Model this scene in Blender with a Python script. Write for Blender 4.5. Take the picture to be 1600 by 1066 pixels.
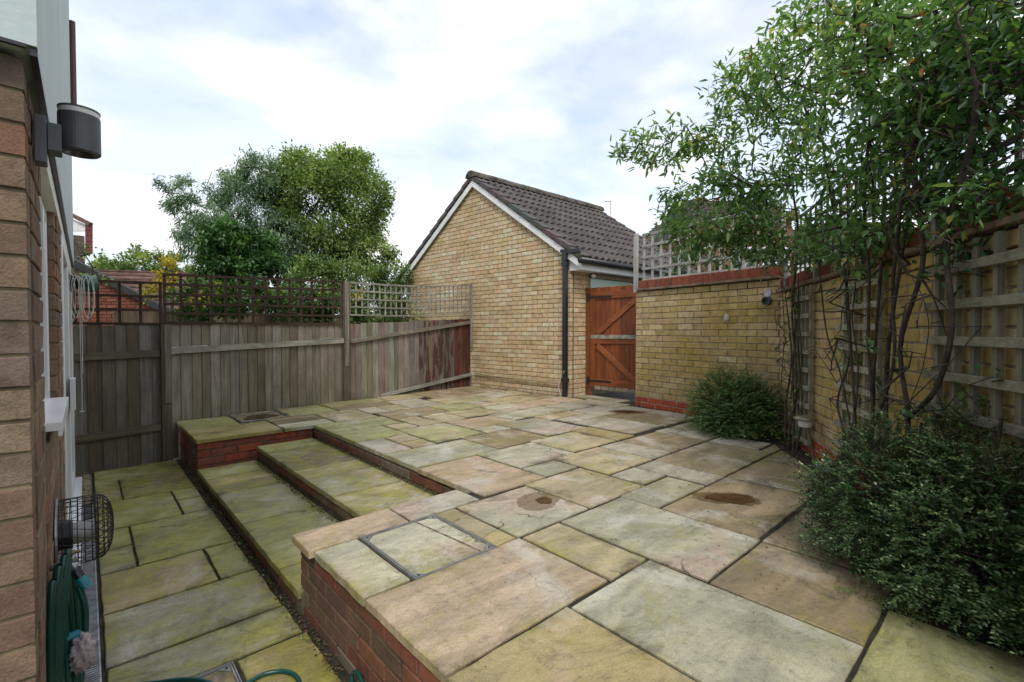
import bpy, bmesh, math, random
import numpy as np
from mathutils import Vector
R = math.radians
rng = np.random.default_rng(7)
random.seed(7)
scene = bpy.context.scene
for o in list(bpy.data.objects):
    bpy.data.objects.remove(o)
COL = scene.collection

# ------------------------------------------------------------------ camera
CAM_H, CAM_F, CAM_YAW, CAM_PITCH = 1.02, 734.4, 42.263, -1.186
cd = bpy.data.cameras.new('camera')
cam = bpy.data.objects.new('camera', cd)
COL.objects.link(cam)
cam.location = (0, 0, CAM_H)
cam.rotation_euler = (R(90 + CAM_PITCH), 0, R(-CAM_YAW))
cd.sensor_width = 36
cd.lens = CAM_F * 36 / 1600
cd.clip_start = 0.02
cd.clip_end = 2000
scene.camera = cam
# ------------------------------------------------------------------ sky and sun
SUN_EL, SUN_AZ = 50.0, 218.0          # azimuth clockwise from +Y
w = bpy.data.worlds.new('World')
scene.world = w
w.use_nodes = True
nt = w.node_tree
bgn = nt.nodes['Background']
bgn.inputs['Strength'].default_value = 0.1
sky = nt.nodes.new('ShaderNodeTexSky')
sky.sky_type = 'NISHITA'
sky.sun_disc = False
sky.sun_elevation = R(SUN_EL)
sky.sun_rotation = R(SUN_AZ)
sky.air_density = 1.0
sky.dust_density = 1.5
tc = nt.nodes.new('ShaderNodeTexCoord')
mp = nt.nodes.new('ShaderNodeMapping')
mp.inputs['Scale'].default_value = (1.1, 1.1, 2.6)
mp.inputs['Location'].default_value = (0.35, 1.9, 0.4)
nt.links.new(tc.outputs['Generated'], mp.inputs['Vector'])
n1 = nt.nodes.new('ShaderNodeTexNoise')
n1.inputs['Scale'].default_value = 2.1
n1.inputs['Detail'].default_value = 7
n1.inputs['Roughness'].default_value = 0.52
n1.inputs['Distortion'].default_value = 0.35
nt.links.new(mp.outputs['Vector'], n1.inputs['Vector'])
cr = nt.nodes.new('ShaderNodeValToRGB')
cr.color_ramp.elements[0].position = 0.36
cr.color_ramp.elements[0].color = (0.55, 0.55, 0.55, 1)
cr.color_ramp.elements[1].position = 0.54
cr.color_ramp.elements[1].color = (1, 1, 1, 1)
nt.links.new(n1.outputs['Fac'], cr.inputs['Fac'])
n2 = nt.nodes.new('ShaderNodeTexNoise')
n2.inputs['Scale'].default_value = 3.4
n2.inputs['Detail'].default_value = 6
nt.links.new(mp.outputs['Vector'], n2.inputs['Vector'])
cl = nt.nodes.new('ShaderNodeValToRGB')
cl.color_ramp.elements[0].position = 0.40
cl.color_ramp.elements[0].color = (0.68, 0.755, 0.88, 1)
cl.color_ramp.elements[1].position = 0.60
cl.color_ramp.elements[1].color = (0.93, 0.93, 0.925, 1)
nt.links.new(n2.outputs['Fac'], cl.inputs['Fac'])
sc_ = nt.nodes.new('ShaderNodeVectorMath')
sc_.operation = 'SCALE'
sc_.inputs['Scale'].default_value = 9.0
nt.links.new(cl.outputs['Color'], sc_.inputs[0])
sk2 = nt.nodes.new('ShaderNodeVectorMath')
sk2.operation = 'SCALE'
sk2.inputs['Scale'].default_value = 1.6
nt.links.new(sky.outputs['Color'], sk2.inputs[0])
mx = nt.nodes.new('ShaderNodeMix')
mx.data_type = 'RGBA'
nt.links.new(cr.outputs['Color'], mx.inputs['Factor'])
nt.links.new(sk2.outputs['Vector'], mx.inputs['A'])
nt.links.new(sc_.outputs['Vector'], mx.inputs['B'])
nt.links.new(mx.outputs['Result'], bgn.inputs['Color'])

sd = bpy.data.lights.new('sun', 'SUN')
sd.energy = 1.4
sd.angle = R(14)
sd.color = (1.0, 0.95, 0.87)
so = bpy.data.objects.new('sun', sd)
COL.objects.link(so)
sv = Vector((math.sin(R(SUN_AZ)) * math.cos(R(SUN_EL)), math.cos(R(SUN_AZ)) * math.cos(R(SUN_EL)), math.sin(R(SUN_EL))))
so.rotation_euler = sv.to_track_quat('Z', 'Y').to_euler()
vs = scene.view_settings
vs.view_transform = 'Standard'
vs.look = 'None'
vs.exposure = 0.62
vs.gamma = 1.0
vs.use_curve_mapping = False

# ------------------------------------------------------------------ camera maths (used to place things at a real depth)
_y, _p = R(CAM_YAW), R(CAM_PITCH)
FWD = np.array([math.sin(_y) * math.cos(_p), math.cos(_y) * math.cos(_p), math.sin(_p)])
RGT = np.array([math.cos(_y), -math.sin(_y), 0.0])
UPV = np.cross(RGT, FWD)
CPOS = np.array([0, 0, CAM_H])


def at(px, py, depth):
    return CPOS + depth * (FWD + RGT * (px - 800) / CAM_F - UPV * (py - 533) / CAM_F)


def px_size(p, size):
    d = (np.asarray(p) - CPOS) @ FWD
    return size * CAM_F / max(d, 0.05)


def on_screen(p, pad=40):
    v = np.asarray(p, float) - CPOS
    d = v @ FWD
    if d < 0.1:
        return False
    x = 800 + CAM_F * (v @ RGT) / d
    y = 533 - CAM_F * (v @ UPV) / d
    return -pad < x < 1600 + pad and -pad < y < 1066 + pad


# ------------------------------------------------------------------ object helpers
WORLD = {}


def link(o, parent=None, wl=(0, 0, 0)):
    COL.objects.link(o)
    if parent is not None:
        o.parent = parent
        pw = WORLD[parent.name]
    else:
        pw = (0, 0, 0)
    o.location = tuple(a - b for a, b in zip(wl, pw))
    WORLD[o.name] = tuple(wl)
    return o


def tag(o, label=None, cat=None, group=None, kind=None):
    if label: o['label'] = label
    if cat: o['category'] = cat
    if group: o['group'] = group
    if kind: o['kind'] = kind
    return o


def thing(name, label, cat, loc, group=None):
    o = bpy.data.objects.new(name, None)
    o.empty_display_size = 0.1
    link(o, None, loc)
    return tag(o, label, cat, group)


class MB:
    def __init__(s):
        s.v, s.f = [], []

    def add(s, vs, fs):
        b = len(s.v)
        s.v += [tuple(map(float, q)) for q in vs]
        s.f += [tuple(b + i for i in q) for q in fs]

    def obox(s, c, ax, half):
        c = np.array(c, float)
        a = [np.array(q, float) * h for q, h in zip(ax, half)]
        vs = [c + i * a[0] + j * a[1] + k * a[2] for k in (-1, 1) for j in (-1, 1) for i in (-1, 1)]
        s.add(vs, [(0, 2, 3, 1), (4, 5, 7, 6), (0, 1, 5, 4), (2, 6, 7, 3), (0, 4, 6, 2), (1, 3, 7, 5)])
        return s

    def box(s, a, b):
        c = [(x + y) / 2 for x, y in zip(a, b)]
        h = [abs(y - x) / 2 for x, y in zip(a, b)]
        return s.obox(c, ((1, 0, 0), (0, 1, 0), (0, 0, 1)), h)

    def bar(s, p, q, wdt, thk, up=(0, 0, 1)):
        p, q = np.array(p, float), np.array(q, float)
        d = q - p
        L = np.linalg.norm(d)
        d /= L
        sd_ = np.cross(d, up)
        if np.linalg.norm(sd_) < 1e-4: sd_ = np.cross(d, (1, 0, 0))
        sd_ /= np.linalg.norm(sd_)
        u2 = np.cross(sd_, d)
        return s.obox((p + q) / 2, (d, sd_, u2), (L / 2, wdt / 2, thk / 2))

    def tube(s, pts, rad, n=8, cap=True):
        pts = [np.array(p, float) for p in pts]
        if not hasattr(rad, '__len__'): rad = [rad] * len(pts)
        rings = []
        prev = None
        for i, p in enumerate(pts):
            t = pts[min(i + 1, len(pts) - 1)] - pts[max(i - 1, 0)]
            t = t / (np.linalg.norm(t) + 1e-9)
            if prev is None:
                a = np.cross(t, (0, 0, 1))
                if np.linalg.norm(a) < 1e-3: a = np.cross(t, (1, 0, 0))
            else:
                a = prev - t * (prev @ t)
            a /= np.linalg.norm(a) + 1e-9
            prev = a
            b = np.cross(t, a)
            rings.append([p + rad[i] * (a * math.cos(2 * math.pi * k / n) + b * math.sin(2 * math.pi * k / n)) for k in range(n)])
        vs = [v for r_ in rings for v in r_]
        fs = []
        for i in range(len(pts) - 1):
            for k in range(n):
                fs.append((i * n + k, i * n + (k + 1) % n, (i + 1) * n + (k + 1) % n, (i + 1) * n + k))
        if cap:
            fs.append(tuple(range(n))[::-1])
            fs.append(tuple((len(pts) - 1) * n + k for k in range(n)))
        s.add(vs, fs)
        return s

    def lathe(s, c, prof, axis=(0, 0, 1), n=20):
        ax = np.array(axis, float)
        a = np.cross(ax, (0.3, 0.9, 0.1))
        a /= np.linalg.norm(a)
        b = np.cross(ax, a)
        c = np.array(c, float)
        vs, fs = [], []
        for r_, h in prof:
            for k in range(n):
                t = 2 * math.pi * k / n
                vs.append(c + ax * h + r_ * (a * math.cos(t) + b * math.sin(t)))
        m = len(prof)
        for i in range(m - 1):
            for k in range(n):
                fs.append((i * n + k, i * n + (k + 1) % n, (i + 1) * n + (k + 1) % n, (i + 1) * n + k))
        fs.append(tuple(range(n))[::-1])
        fs.append(tuple((m - 1) * n + k for k in range(n)))
        s.add(vs, fs)
        return s

    def prism(s, poly, z0, z1):
        n = len(poly)
        vs = [(x, y, z0) for x, y in poly] + [(x, y, z1) for x, y in poly]
        fs = [tuple(range(n))[::-1], tuple(range(n, 2 * n))]
        fs += [(i, (i + 1) % n, n + (i + 1) % n, n + i) for i in range(n)]
        s.add(vs, fs)
        return s

    def build(s, name, mat, parent=None, wl=None, smooth=False, color=None, bevel=0.0):
        if wl is None:
            wl = WORLD[parent.name] if parent is not None else tuple(np.mean(np.array(s.v), axis=0) * [1, 1, 0] + [0, 0, np.array(s.v)[:, 2].min()])
        v = np.array(s.v) - np.array(wl)
        me = bpy.data.meshes.new(name)
        me.from_pydata([tuple(q) for q in v], [], s.f)
        bm = bmesh.new()
        bm.from_mesh(me)
        bmesh.ops.recalc_face_normals(bm, faces=bm.faces)
        if bevel:
            bmesh.ops.bevel(bm, geom=bm.edges[:], offset=bevel, segments=1, affect='EDGES', clamp_overlap=True)
        bm.to_mesh(me)
        bm.free()
        if smooth:
            for p in me.polygons: p.use_smooth = True
        me.materials.append(mat)
        o = bpy.data.objects.new(name, me)
        link(o, parent, wl)
        if color is not None: o.color = (*[q * 1.2 for q in color], 1)
        return o


# ------------------------------------------------------------------ material helpers
class NT:
    def __init__(s, name):
        s.m = bpy.data.materials.new(name)
        s.m.use_nodes = True
        s.t = s.m.node_tree
        s.b = s.t.nodes['Principled BSDF']

    def n(s, typ, **k):
        o = s.t.nodes.new(typ)
        for a, b in k.items(): setattr(o, a, b)
        return o

    def l(s, a, b): s.t.links.new(a, b)

    def noise(s, vec, scale, detail=5, rough=0.55, dist=0.0):
        o = s.n('ShaderNodeTexNoise')
        o.inputs['Scale'].default_value = scale
        o.inputs['Detail'].default_value = detail
        o.inputs['Roughness'].default_value = rough
        o.inputs['Distortion'].default_value = dist
        if vec is not None: s.l(vec, o.inputs['Vector'])
        return o.outputs['Fac']

    def ramp(s, fac, stops):
        o = s.n('ShaderNodeValToRGB')
        e = o.color_ramp.elements
        while len(e) < len(stops): e.new(0.5)
        for i, (p, c) in enumerate(stops):
            e[i].position = p
            if not hasattr(c, '__len__'): c = (c, c, c)
            e[i].color = (*c, 1)
        s.l(fac, o.inputs['Fac'])
        return o.outputs['Color']

    def mix(s, fac, a, b, blend='MIX'):
        o = s.n('ShaderNodeMix', data_type='RGBA', blend_type=blend)
        for key, v in (('Factor', fac), ('A', a), ('B', b)):
            i = o.inputs[key] if key == 'Factor' else [q for q in o.inputs if q.name == key and q.type == 'RGBA'][0]
            if hasattr(v, 'is_linked'):
                s.l(v, i)
            elif key == 'Factor':
                i.default_value = v
            else:
                i.default_value = (*v, 1)
        return [q for q in o.outputs if q.type == 'RGBA'][0]

    def math(s, op, a, b=None, clamp=False):
        o = s.n('ShaderNodeMath', operation=op, use_clamp=clamp)
        for i, v in enumerate((a, b)):
            if v is None: continue
            if hasattr(v, 'is_linked'): s.l(v, o.inputs[i])
            else: o.inputs[i].default_value = v
        return o.outputs[0]

    def pos(s, offs_random=False, scale=None):
        g = s.n('ShaderNodeNewGeometry').outputs['Position']
        if offs_random:
            oi = s.n('ShaderNodeObjectInfo').outputs['Random']
            m = s.math('MULTIPLY', oi, 37.0)
            c = s.n('ShaderNodeCombineXYZ')
            s.l(m, c.inputs[0]); s.l(m, c.inputs[1]); s.l(oi, c.inputs[2])
            a = s.n('ShaderNodeVectorMath', operation='ADD')
            s.l(g, a.inputs[0]); s.l(c.outputs[0], a.inputs[1])
            g = a.outputs[0]
        if scale:
            mpn = s.n('ShaderNodeMapping')
            mpn.inputs['Scale'].default_value = scale
            s.l(g, mpn.inputs['Vector'])
            g = mpn.outputs[0]
        return g

    def bump(s, h, strength=0.3, dist=0.01, prev=None):
        o = s.n('ShaderNodeBump')
        o.inputs['Strength'].default_value = strength
        o.inputs['Distance'].default_value = dist
        s.l(h, o.inputs['Height'])
        if prev is not None: s.l(prev, o.inputs['Normal'])
        return o.outputs['Normal']

    def done(s, col=None, rough=0.8, normal=None, spec=0.4, metal=0.0):
        b = s.b
        if col is not None:
            if hasattr(col, 'is_linked'): s.l(col, b.inputs['Base Color'])
            else: b.inputs['Base Color'].default_value = (*col, 1)
        if hasattr(rough, 'is_linked'): s.l(rough, b.inputs['Roughness'])
        else: b.inputs['Roughness'].default_value = rough
        b.inputs['Specular IOR Level'].default_value = spec
        b.inputs['Metallic'].default_value = metal
        if normal is not None: s.l(normal, b.inputs['Normal'])
        return s.m

    def objcol(s): return s.n('ShaderNodeObjectInfo').outputs['Color']

    def sep(s, v):
        o = s.n('ShaderNodeSeparateXYZ')
        s.l(v, o.inputs[0])
        return o.outputs


def mat_plain(name, col, rough=0.6, var=0.12, scale=12, metal=0.0, spec=0.4, bump=0.1, bscale=60):
    t = NT(name)
    p = t.pos()
    f = t.noise(p, scale, 6)
    dark = tuple(c * (1 - var * 1.6) for c in col)
    lite = tuple(min(1, c * (1 + var)) for c in col)
    c = t.ramp(f, [(0.3, dark), (0.7, lite)])
    nb = t.bump(t.noise(p, bscale, 4), bump, 0.004)
    return t.done(c, rough, nb, spec, metal)


PUDDLES = []


def mat_slab():
    t = NT('sandstone_slab')
    P = t.pos(True)
    W = t.pos()
    oc = t.objcol()
    edge = t.n('ShaderNodeAttribute', attribute_name='edge').outputs['Fac']
    strat = t.pos(True, (0.8, 3.4, 1))
    veins = t.noise(strat, 1.9, 9, 0.62, 0.9)
    big = t.noise(P, 1.3, 8, 0.6, 0.9)
    fine = t.noise(P, 30, 8, 0.75)
    grain = t.noise(W, 170, 4, 0.7)
    c = t.mix(t.ramp(veins, [(0.38, 0.0), (0.60, 1.0)]), t.mix(1.0, oc, (0.84, 0.83, 0.80), 'MULTIPLY'), t.mix(1.0, oc, (1.26, 1.22, 1.13), 'MULTIPLY'))
    c = t.mix(t.ramp(big, [(0.36, 0.65), (0.47, 0.0)]), c, t.mix(1.0, oc, (0.64, 0.65, 0.60), 'MULTIPLY'))
    iron = t.noise(P, 0.95, 7, 0.55, 1.4)
    c = t.mix(t.ramp(iron, [(0.56, 0.0), (0.68, 0.55)]), c, (0.50, 0.335, 0.270))
    c = t.mix(t.ramp(t.noise(t.pos(True, (1.4, 0.9, 1)), 1.7, 6, 0.5, 1.0), [(0.55, 0.0), (0.68, 0.60)]), c, (0.56, 0.54, 0.47))
    c = t.mix(1.0, c, t.ramp(fine, [(0.32, 0.62), (0.46, 1.0), (0.68, 1.12)]), 'MULTIPLY')
    c = t.mix(1.0, c, t.ramp(grain, [(0.32, 0.74), (0.60, 1.12)]), 'MULTIPLY')
    # algae: grows where the paving stays damp (towards the fence, house and steps)
    sx, sy, sz = t.sep(W)
    damp = t.math('MULTIPLY_ADD', sx, -0.33)
    damp.node.inputs[2].default_value = 1.45
    dy = t.math('MULTIPLY', t.math('SUBTRACT', sy, 1.9), 0.42, True)
    damp = t.math('MULTIPLY', damp, dy)
    low = t.math('LESS_THAN', sz, -0.06)
    damp = t.math('MAXIMUM', damp, t.math('MULTIPLY', low, 1.28))
    damp = t.math('MINIMUM', t.math('MAXIMUM', damp, 0.70), 1.28)
    al = t.noise(W, 1.7, 10, 0.68, 1.1)
    al2 = t.noise(W, 9.0, 9, 0.74, 0.6)
    a = t.math('ADD', t.math('MULTIPLY', al, 0.66), t.math('MULTIPLY', al2, 0.34))
    a = t.math('ADD', a, t.math('MULTIPLY', edge, 0.05))
    thr = t.math('SUBTRACT', a, t.math('SUBTRACT', 0.655, t.math('MULTIPLY', damp, 0.19)))
    am = t.math('MULTIPLY', t.math('MULTIPLY', thr, 6.5, True), 0.80)
    c = t.mix(am, c, t.mix(t.ramp(al2, [(0.36, 0.0), (0.62, 1.0)]), (0.095, 0.088, 0.012), (0.320, 0.295, 0.042)))
    # grime in hollows and along the joints
    blk = t.noise(W, 2.6, 11, 0.74, 0.7)
    bm_ = t.math('ADD', blk, t.math('MULTIPLY', edge, 0.06))
    c = t.mix(t.ramp(bm_, [(0.565, 0.0), (0.68, 0.66)]), c, (0.058, 0.049, 0.034))
    # hairline cracks
    wob = t.n('ShaderNodeVectorMath', operation='ADD')
    nv = t.n('ShaderNodeTexNoise'); nv.inputs['Scale'].default_value = 5; nv.inputs['Detail'].default_value = 5
    t.l(P, nv.inputs['Vector'])
    sc2 = t.n('ShaderNodeVectorMath', operation='SCALE'); sc2.inputs['Scale'].default_value = 0.30
    t.l(nv.outputs['Color'], sc2.inputs[0]); t.l(P, wob.inputs[0]); t.l(sc2.outputs[0], wob.inputs[1])
    vo = t.n('ShaderNodeTexVoronoi', feature='DISTANCE_TO_EDGE'); vo.inputs['Scale'].default_value = 1.6
    t.l(wob.outputs[0], vo.inputs['Vector'])
    ck = t.math('MULTIPLY', t.ramp(vo.outputs['Distance'], [(0.004, 1.0), (0.010, 0.0)]), t.ramp(t.noise(P, 1.4, 3), [(0.57, 0.0), (0.63, 0.8)]))
    c = t.mix(ck, c, (0.06, 0.05, 0.035))
    dots = t.n('ShaderNodeTexVoronoi', feature='F1')
    dots.inputs['Scale'].default_value = 22
    t.l(W, dots.inputs['Vector'])
    c = t.mix(t.math('MULTIPLY', t.ramp(dots.outputs['Distance'], [(0.05, 0.8), (0.09, 0.0)]), t.ramp(al2, [(0.45, 0.0), (0.55, 1.0)])), c, (0.05, 0.045, 0.035))
    ridge = t.noise(t.pos(True, (1, 2.2, 1)), 4.2, 10, 0.66, 0.6)
    h = t.math('ADD', t.math('MULTIPLY', ridge, 1.0), t.math('MULTIPLY', fine, 0.16))
    h = t.math('SUBTRACT', h, t.math('MULTIPLY', ck, 0.25))
    led = t.noise(t.pos(True, (0.9, 1.5, 1)), 1.5, 8, 0.58, 0.8)      # riven ledges: the stone splits in thin steps
    st = t.math('DIVIDE', t.math('FLOOR', t.math('MULTIPLY', led, 11.0)), 11.0)
    h = t.math('ADD', h, t.math('MULTIPLY', st, 2.2))
    nb = t.bump(h, 0.62, 0.028)
    rg = t.ramp(t.noise(W, 2.3, 8, 0.6), [(0.38, 0.26), (0.60, 0.62)])
    # damp rings round the puddles
    wetm = None
    for cx, cy, rx, ry, an in PUDDLES:
        vm = t.n('ShaderNodeMapping', vector_type='TEXTURE')
        vm.inputs['Location'].default_value = (cx, cy, 0)
        vm.inputs['Rotation'].default_value = (0, 0, an)
        vm.inputs['Scale'].default_value = (rx, ry, 1.0)
        t.l(W, vm.inputs['Vector'])
        ln = t.n('ShaderNodeVectorMath', operation='LENGTH')
        t.l(vm.outputs[0], ln.inputs[0])
        dd = t.math('ADD', ln.outputs['Value'], t.math('MULTIPLY', t.math('SUBTRACT', t.noise(W, 7, 7, 0.65), 0.5), 1.1))
        mk = t.ramp(dd, [(0.92, 1.0), (1.10, 0.0)])
        wetm = mk if wetm is None else t.math('MAXIMUM', wetm, mk)
    c = t.mix(t.math('MULTIPLY', wetm, 0.9), c, t.mix(1.0, c, (0.50, 0.43, 0.35), 'MULTIPLY'))
    rg = t.mix(wetm, rg, (0.16, 0.16, 0.16))
    return t.done(c, rg, nb, 0.45)


def mat_brick(name, stain=None, stain_amt=0.0, rough_bump=0.5, stain_scale=1.6, grime=0.35, bdist=0.006, fs=90, n1w=0.7):
    t = NT(name)
    P = t.pos(True)
    W = t.pos()
    at_ = t.n('ShaderNodeAttribute', attribute_name='tint').outputs['Color']
    oc = t.mix(1.0, t.objcol(), at_, 'MULTIPLY')
    n1_ = t.noise(W, 16, 7, 0.65)
    n2_ = t.noise(W, fs, 6, 0.75)
    c = t.mix(1.0, oc, t.ramp(n1_, [(0.28, 0.62), (0.5, 1.0), (0.75, 1.22)]), 'MULTIPLY')
    c = t.mix(1.0, c, t.ramp(n2_, [(0.30, 0.70), (0.62, 1.10)]), 'MULTIPLY')
    if stain:
        s1 = t.noise(W, stain_scale, 8, 0.62, 0.5)
        f = t.math('MULTIPLY', t.ramp(s1, [(0.40, 0.0), (0.60, 1.0)]), stain_amt)
        c = t.mix(f, c, t.mix(1.0, stain, t.ramp(n1_, [(0.3, 0.7), (0.7, 1.15)]), 'MULTIPLY'))
    if grime:
        g = t.noise(W, 2.7, 8, 0.65)
        c = t.mix(t.math('MULTIPLY', t.ramp(g, [(0.55, 0.0), (0.72, 1.0)]), grime), c, (0.07, 0.058, 0.04))
    nb = t.bump(t.math('ADD', t.math('MULTIPLY', n1_, n1w), t.math('MULTIPLY', n2_, 0.5)), rough_bump, bdist)
    return t.done(c, 0.88, nb, 0.25)


def mat_wood(name, algae=0.0, grain_axis=2, bump=0.4, rough=0.8, spec=0.25, algae_z=(0.0, 0.6), paint=None):
    t = NT(name)
    sc = [26, 26, 26]
    sc[grain_axis] = 1.3
    Pg = t.pos(True, tuple(sc))
    W = t.pos()
    oc = t.objcol()
    g = t.noise(Pg, 1.0, 8, 0.65, 0.9)
    g2 = t.noise(Pg, 3.1, 5, 0.7)
    bl = t.noise(t.pos(True), 2.2, 6, 0.6)
    c = t.mix(1.0, oc, t.ramp(g, [(0.30, 0.55), (0.5, 1.0), (0.72, 1.30)]), 'MULTIPLY')
    c = t.mix(1.0, c, t.ramp(g2, [(0.3, 0.75), (0.7, 1.12)]), 'MULTIPLY')
    c = t.mix(1.0, c, t.ramp(bl, [(0.32, 0.68), (0.68, 1.16)]), 'MULTIPLY')
    if algae:
        z = t.sep(W)[2]
        mr = t.n('ShaderNodeMapRange')
        mr.inputs[1].default_value = algae_z[1]
        mr.inputs[2].default_value = algae_z[0]
        t.l(z, mr.inputs[0])
        f = t.math('MULTIPLY', t.ramp(t.noise(W, 3.5, 8, 0.65), [(0.36, 0.0), (0.62, 1.0)]), mr.outputs[0])
        c = t.mix(t.math('MULTIPLY', f, algae, True), c, (0.085, 0.090, 0.028))
    if paint:
        f = t.ramp(t.noise(t.pos(True, (9, 9, 2.2)), 1.0, 9, 0.7, 0.6), [(0.47, 0.0), (0.53, 1.0)])
        c = t.mix(t.math('MULTIPLY', f, 0.85), c, paint)
    nb = t.bump(t.math('ADD', g, t.math('MULTIPLY', g2, 0.4)), bump, 0.005)
    return t.done(c, rough, nb, spec)


def mat_leaf(name, stops, rough=0.42, trans=0.35, spec=0.4, tcol=(0.20, 0.30, 0.04)):
    t = NT(name)
    a = t.n('ShaderNodeAttribute', attribute_name='tint').outputs['Fac']
    c = t.ramp(a, [(p_, tuple(q * 1.18 for q in cc_)) for p_, cc_ in stops])
    m = t.done(c, rough, None, spec)
    tr = t.n('ShaderNodeBsdfTranslucent')
    t.l(t.mix(0.5, c, tcol, 'ADD') if False else t.mix(1.0, c, (1.7, 1.9, 0.9), 'MULTIPLY'), tr.inputs['Color'])
    ms = t.n('ShaderNodeMixShader')
    ms.inputs[0].default_value = trans
    out = [n_ for n_ in t.t.nodes if n_.type == 'OUTPUT_MATERIAL'][0]
    t.l(t.b.outputs[0], ms.inputs[1])
    t.l(tr.outputs[0], ms.inputs[2])
    t.l(ms.outputs[0], out.inputs['Surface'])
    return m


M = {}


def gz(px, py, z=0.0):
    d = FWD + RGT * (px - 800) / CAM_F - UPV * (py - 533) / CAM_F
    t = (z - CAM_H) / d[2]
    return CPOS + t * d


for px_, py_, rx_, ry_, an_ in ((842, 783, 0.155, 0.13, 0.3), (1136, 779, 0.215, 0.115, R(-52)), (978, 643.5, 0.23, 0.14, R(-50))):
    q_ = gz(px_, py_)
    PUDDLES.append((q_[0], q_[1], rx_, ry_, an_))
M['slab'] = mat_slab()
M['joint'] = mat_plain('joint_mortar', (0.034, 0.028, 0.019), 0.95, 0.5, 9, bump=0.8, bscale=70)
M['soil'] = mat_plain('soil', (0.040, 0.028, 0.020), 0.95, 0.5, 14, bump=1.0, bscale=45)
M['ground'] = mat_plain('ground_earth', (0.075, 0.085, 0.035), 0.95, 0.4, 0.6)
M['tarmac'] = mat_plain('tarmac', (0.06, 0.058, 0.055), 0.9, 0.3, 5)
M['yellow'] = mat_brick('yellow_stock_brick', (0.30, 0.20, 0.050), 0.20, 0.55, 1.1, 0.22)
M['mossy'] = mat_brick('algae_yellow_brick', (0.38, 0.262, 0.045), 0.66, 0.6, 1.5, 0.22)
M['red'] = mat_brick('red_brick', (0.10, 0.080, 0.035), 0.55, 0.5, 2.6, 0.6)
M['redclean'] = mat_brick('red_clay_brick', None, 0, 0.35, 1, 0.22)
M['house'] = mat_brick('rustic_house_brick', None, 0, 1.0, 1, 0.40, 0.014, 150, 0.15)
M['mortar'] = mat_plain('lime_mortar', (0.25, 0.205, 0.135), 0.95, 0.3, 8, bump=0.7, bscale=120)
M['mortar_d'] = mat_plain('dark_mortar', (0.10, 0.082, 0.055), 0.95, 0.4, 8, bump=0.7, bscale=120)
M['mortar_h'] = mat_plain('weathered_house_mortar', (0.19, 0.152, 0.092), 0.95, 0.35, 8, bump=0.8, bscale=120)
M['mortar_g'] = mat_plain('garage_mortar', (0.165, 0.130, 0.085), 0.95, 0.3, 8, bump=0.7, bscale=120)
M['mortar_w'] = mat_plain('pale_mortar', (0.42, 0.38, 0.32), 0.95, 0.25, 8, bump=0.6, bscale=120)
M['fence'] = mat_wood('weathered_fence_wood', 0.45, algae_z=(-0.35, 0.75))
M['fence_rail'] = mat_wood('weathered_rail_wood', 0.3, 0)
M['fence_red'] = mat_wood('flaking_stained_fence_wood', 0.3, paint=(0.060, 0.022, 0.016))
M['trellis'] = mat_wood('trellis_wood', 0.0, 2, 0.3)
M['trellis_h'] = mat_wood('trellis_rail_wood', 0.0, 0, 0.3)
M['gate'] = mat_wood('orange_stained_gate_wood', 0.0, 2, 0.25, 0.5, 0.45)
M['gate_h'] = mat_wood('orange_stained_gate_rail', 0.0, 1, 0.25, 0.5, 0.45)
M['white'] = mat_plain('white_upvc', (0.74, 0.75, 0.76), 0.3, 0.05, 4, spec=0.5, bump=0.02)
M['whitewood'] = mat_plain('white_painted_board', (0.72, 0.72, 0.70), 0.5, 0.08, 5)
M['tile'] = mat_plain('concrete_roof_tile', (0.078, 0.066, 0.062), 0.72, 0.35, 9, bump=0.35, bscale=130)
def mat_tile():
    t = NT('concrete_roof_tile_varied')
    W_ = t.pos()
    c = t.mix(1.0, t.objcol(), t.ramp(t.noise(W_, 9, 7, 0.65), [(0.3, 0.65), (0.7, 1.2)]), 'MULTIPLY')
    c = t.mix(t.ramp(t.noise(W_, 3.2, 9, 0.7), [(0.60, 0.0), (0.70, 0.6)]), c, (0.15, 0.145, 0.095))
    return t.done(c, 0.75, t.bump(t.noise(W_, 120, 4), 0.4, 0.004), 0.35)


M['tile_v'] = mat_tile()
M['mosstile'] = mat_plain('mossy_ridge_tile', (0.088, 0.078, 0.058), 0.85, 0.5, 7, bump=0.7, bscale=60)
M['blackplastic'] = mat_plain('black_plastic', (0.016, 0.017, 0.020), 0.35, 0.2, 6, spec=0.5, bump=0.04)
M['iron'] = mat_plain('black_iron', (0.020, 0.019, 0.018), 0.55, 0.3, 20, bump=0.2)
M['steel'] = mat_plain('galvanised_steel', (0.42, 0.43, 0.44), 0.42, 0.3, 18, metal=0.75, bump=0.15)
M['grout'] = mat_plain('grey_grout', (0.22, 0.20, 0.15), 0.9, 0.3, 30)
M['oldsteel'] = mat_plain('dirty_steel', (0.27, 0.27, 0.26), 0.5, 0.22, 14, metal=0.4, bump=0.3)
M['lampgrey'] = mat_plain('dark_grey_metal', (0.085, 0.088, 0.096), 0.45, 0.15, 9, metal=0.2, bump=0.15, bscale=200)
M['hose'] = mat_plain('green_hose_rubber', (0.004, 0.055, 0.045), 0.32, 0.2, 8, spec=0.5, bump=0.1, bscale=300)
M['teal'] = mat_plain('teal_plastic', (0.010, 0.19, 0.25), 0.35, 0.1, 8, spec=0.5, bump=0.02)
M['reel'] = mat_plain('green_plastic', (0.010, 0.085, 0.070), 0.35, 0.12, 8, spec=0.5, bump=0.02)
M['rag'] = mat_plain('grubby_towelling', (0.44, 0.36, 0.37), 0.95, 0.25, 30, bump=1.0, bscale=160)
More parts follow.
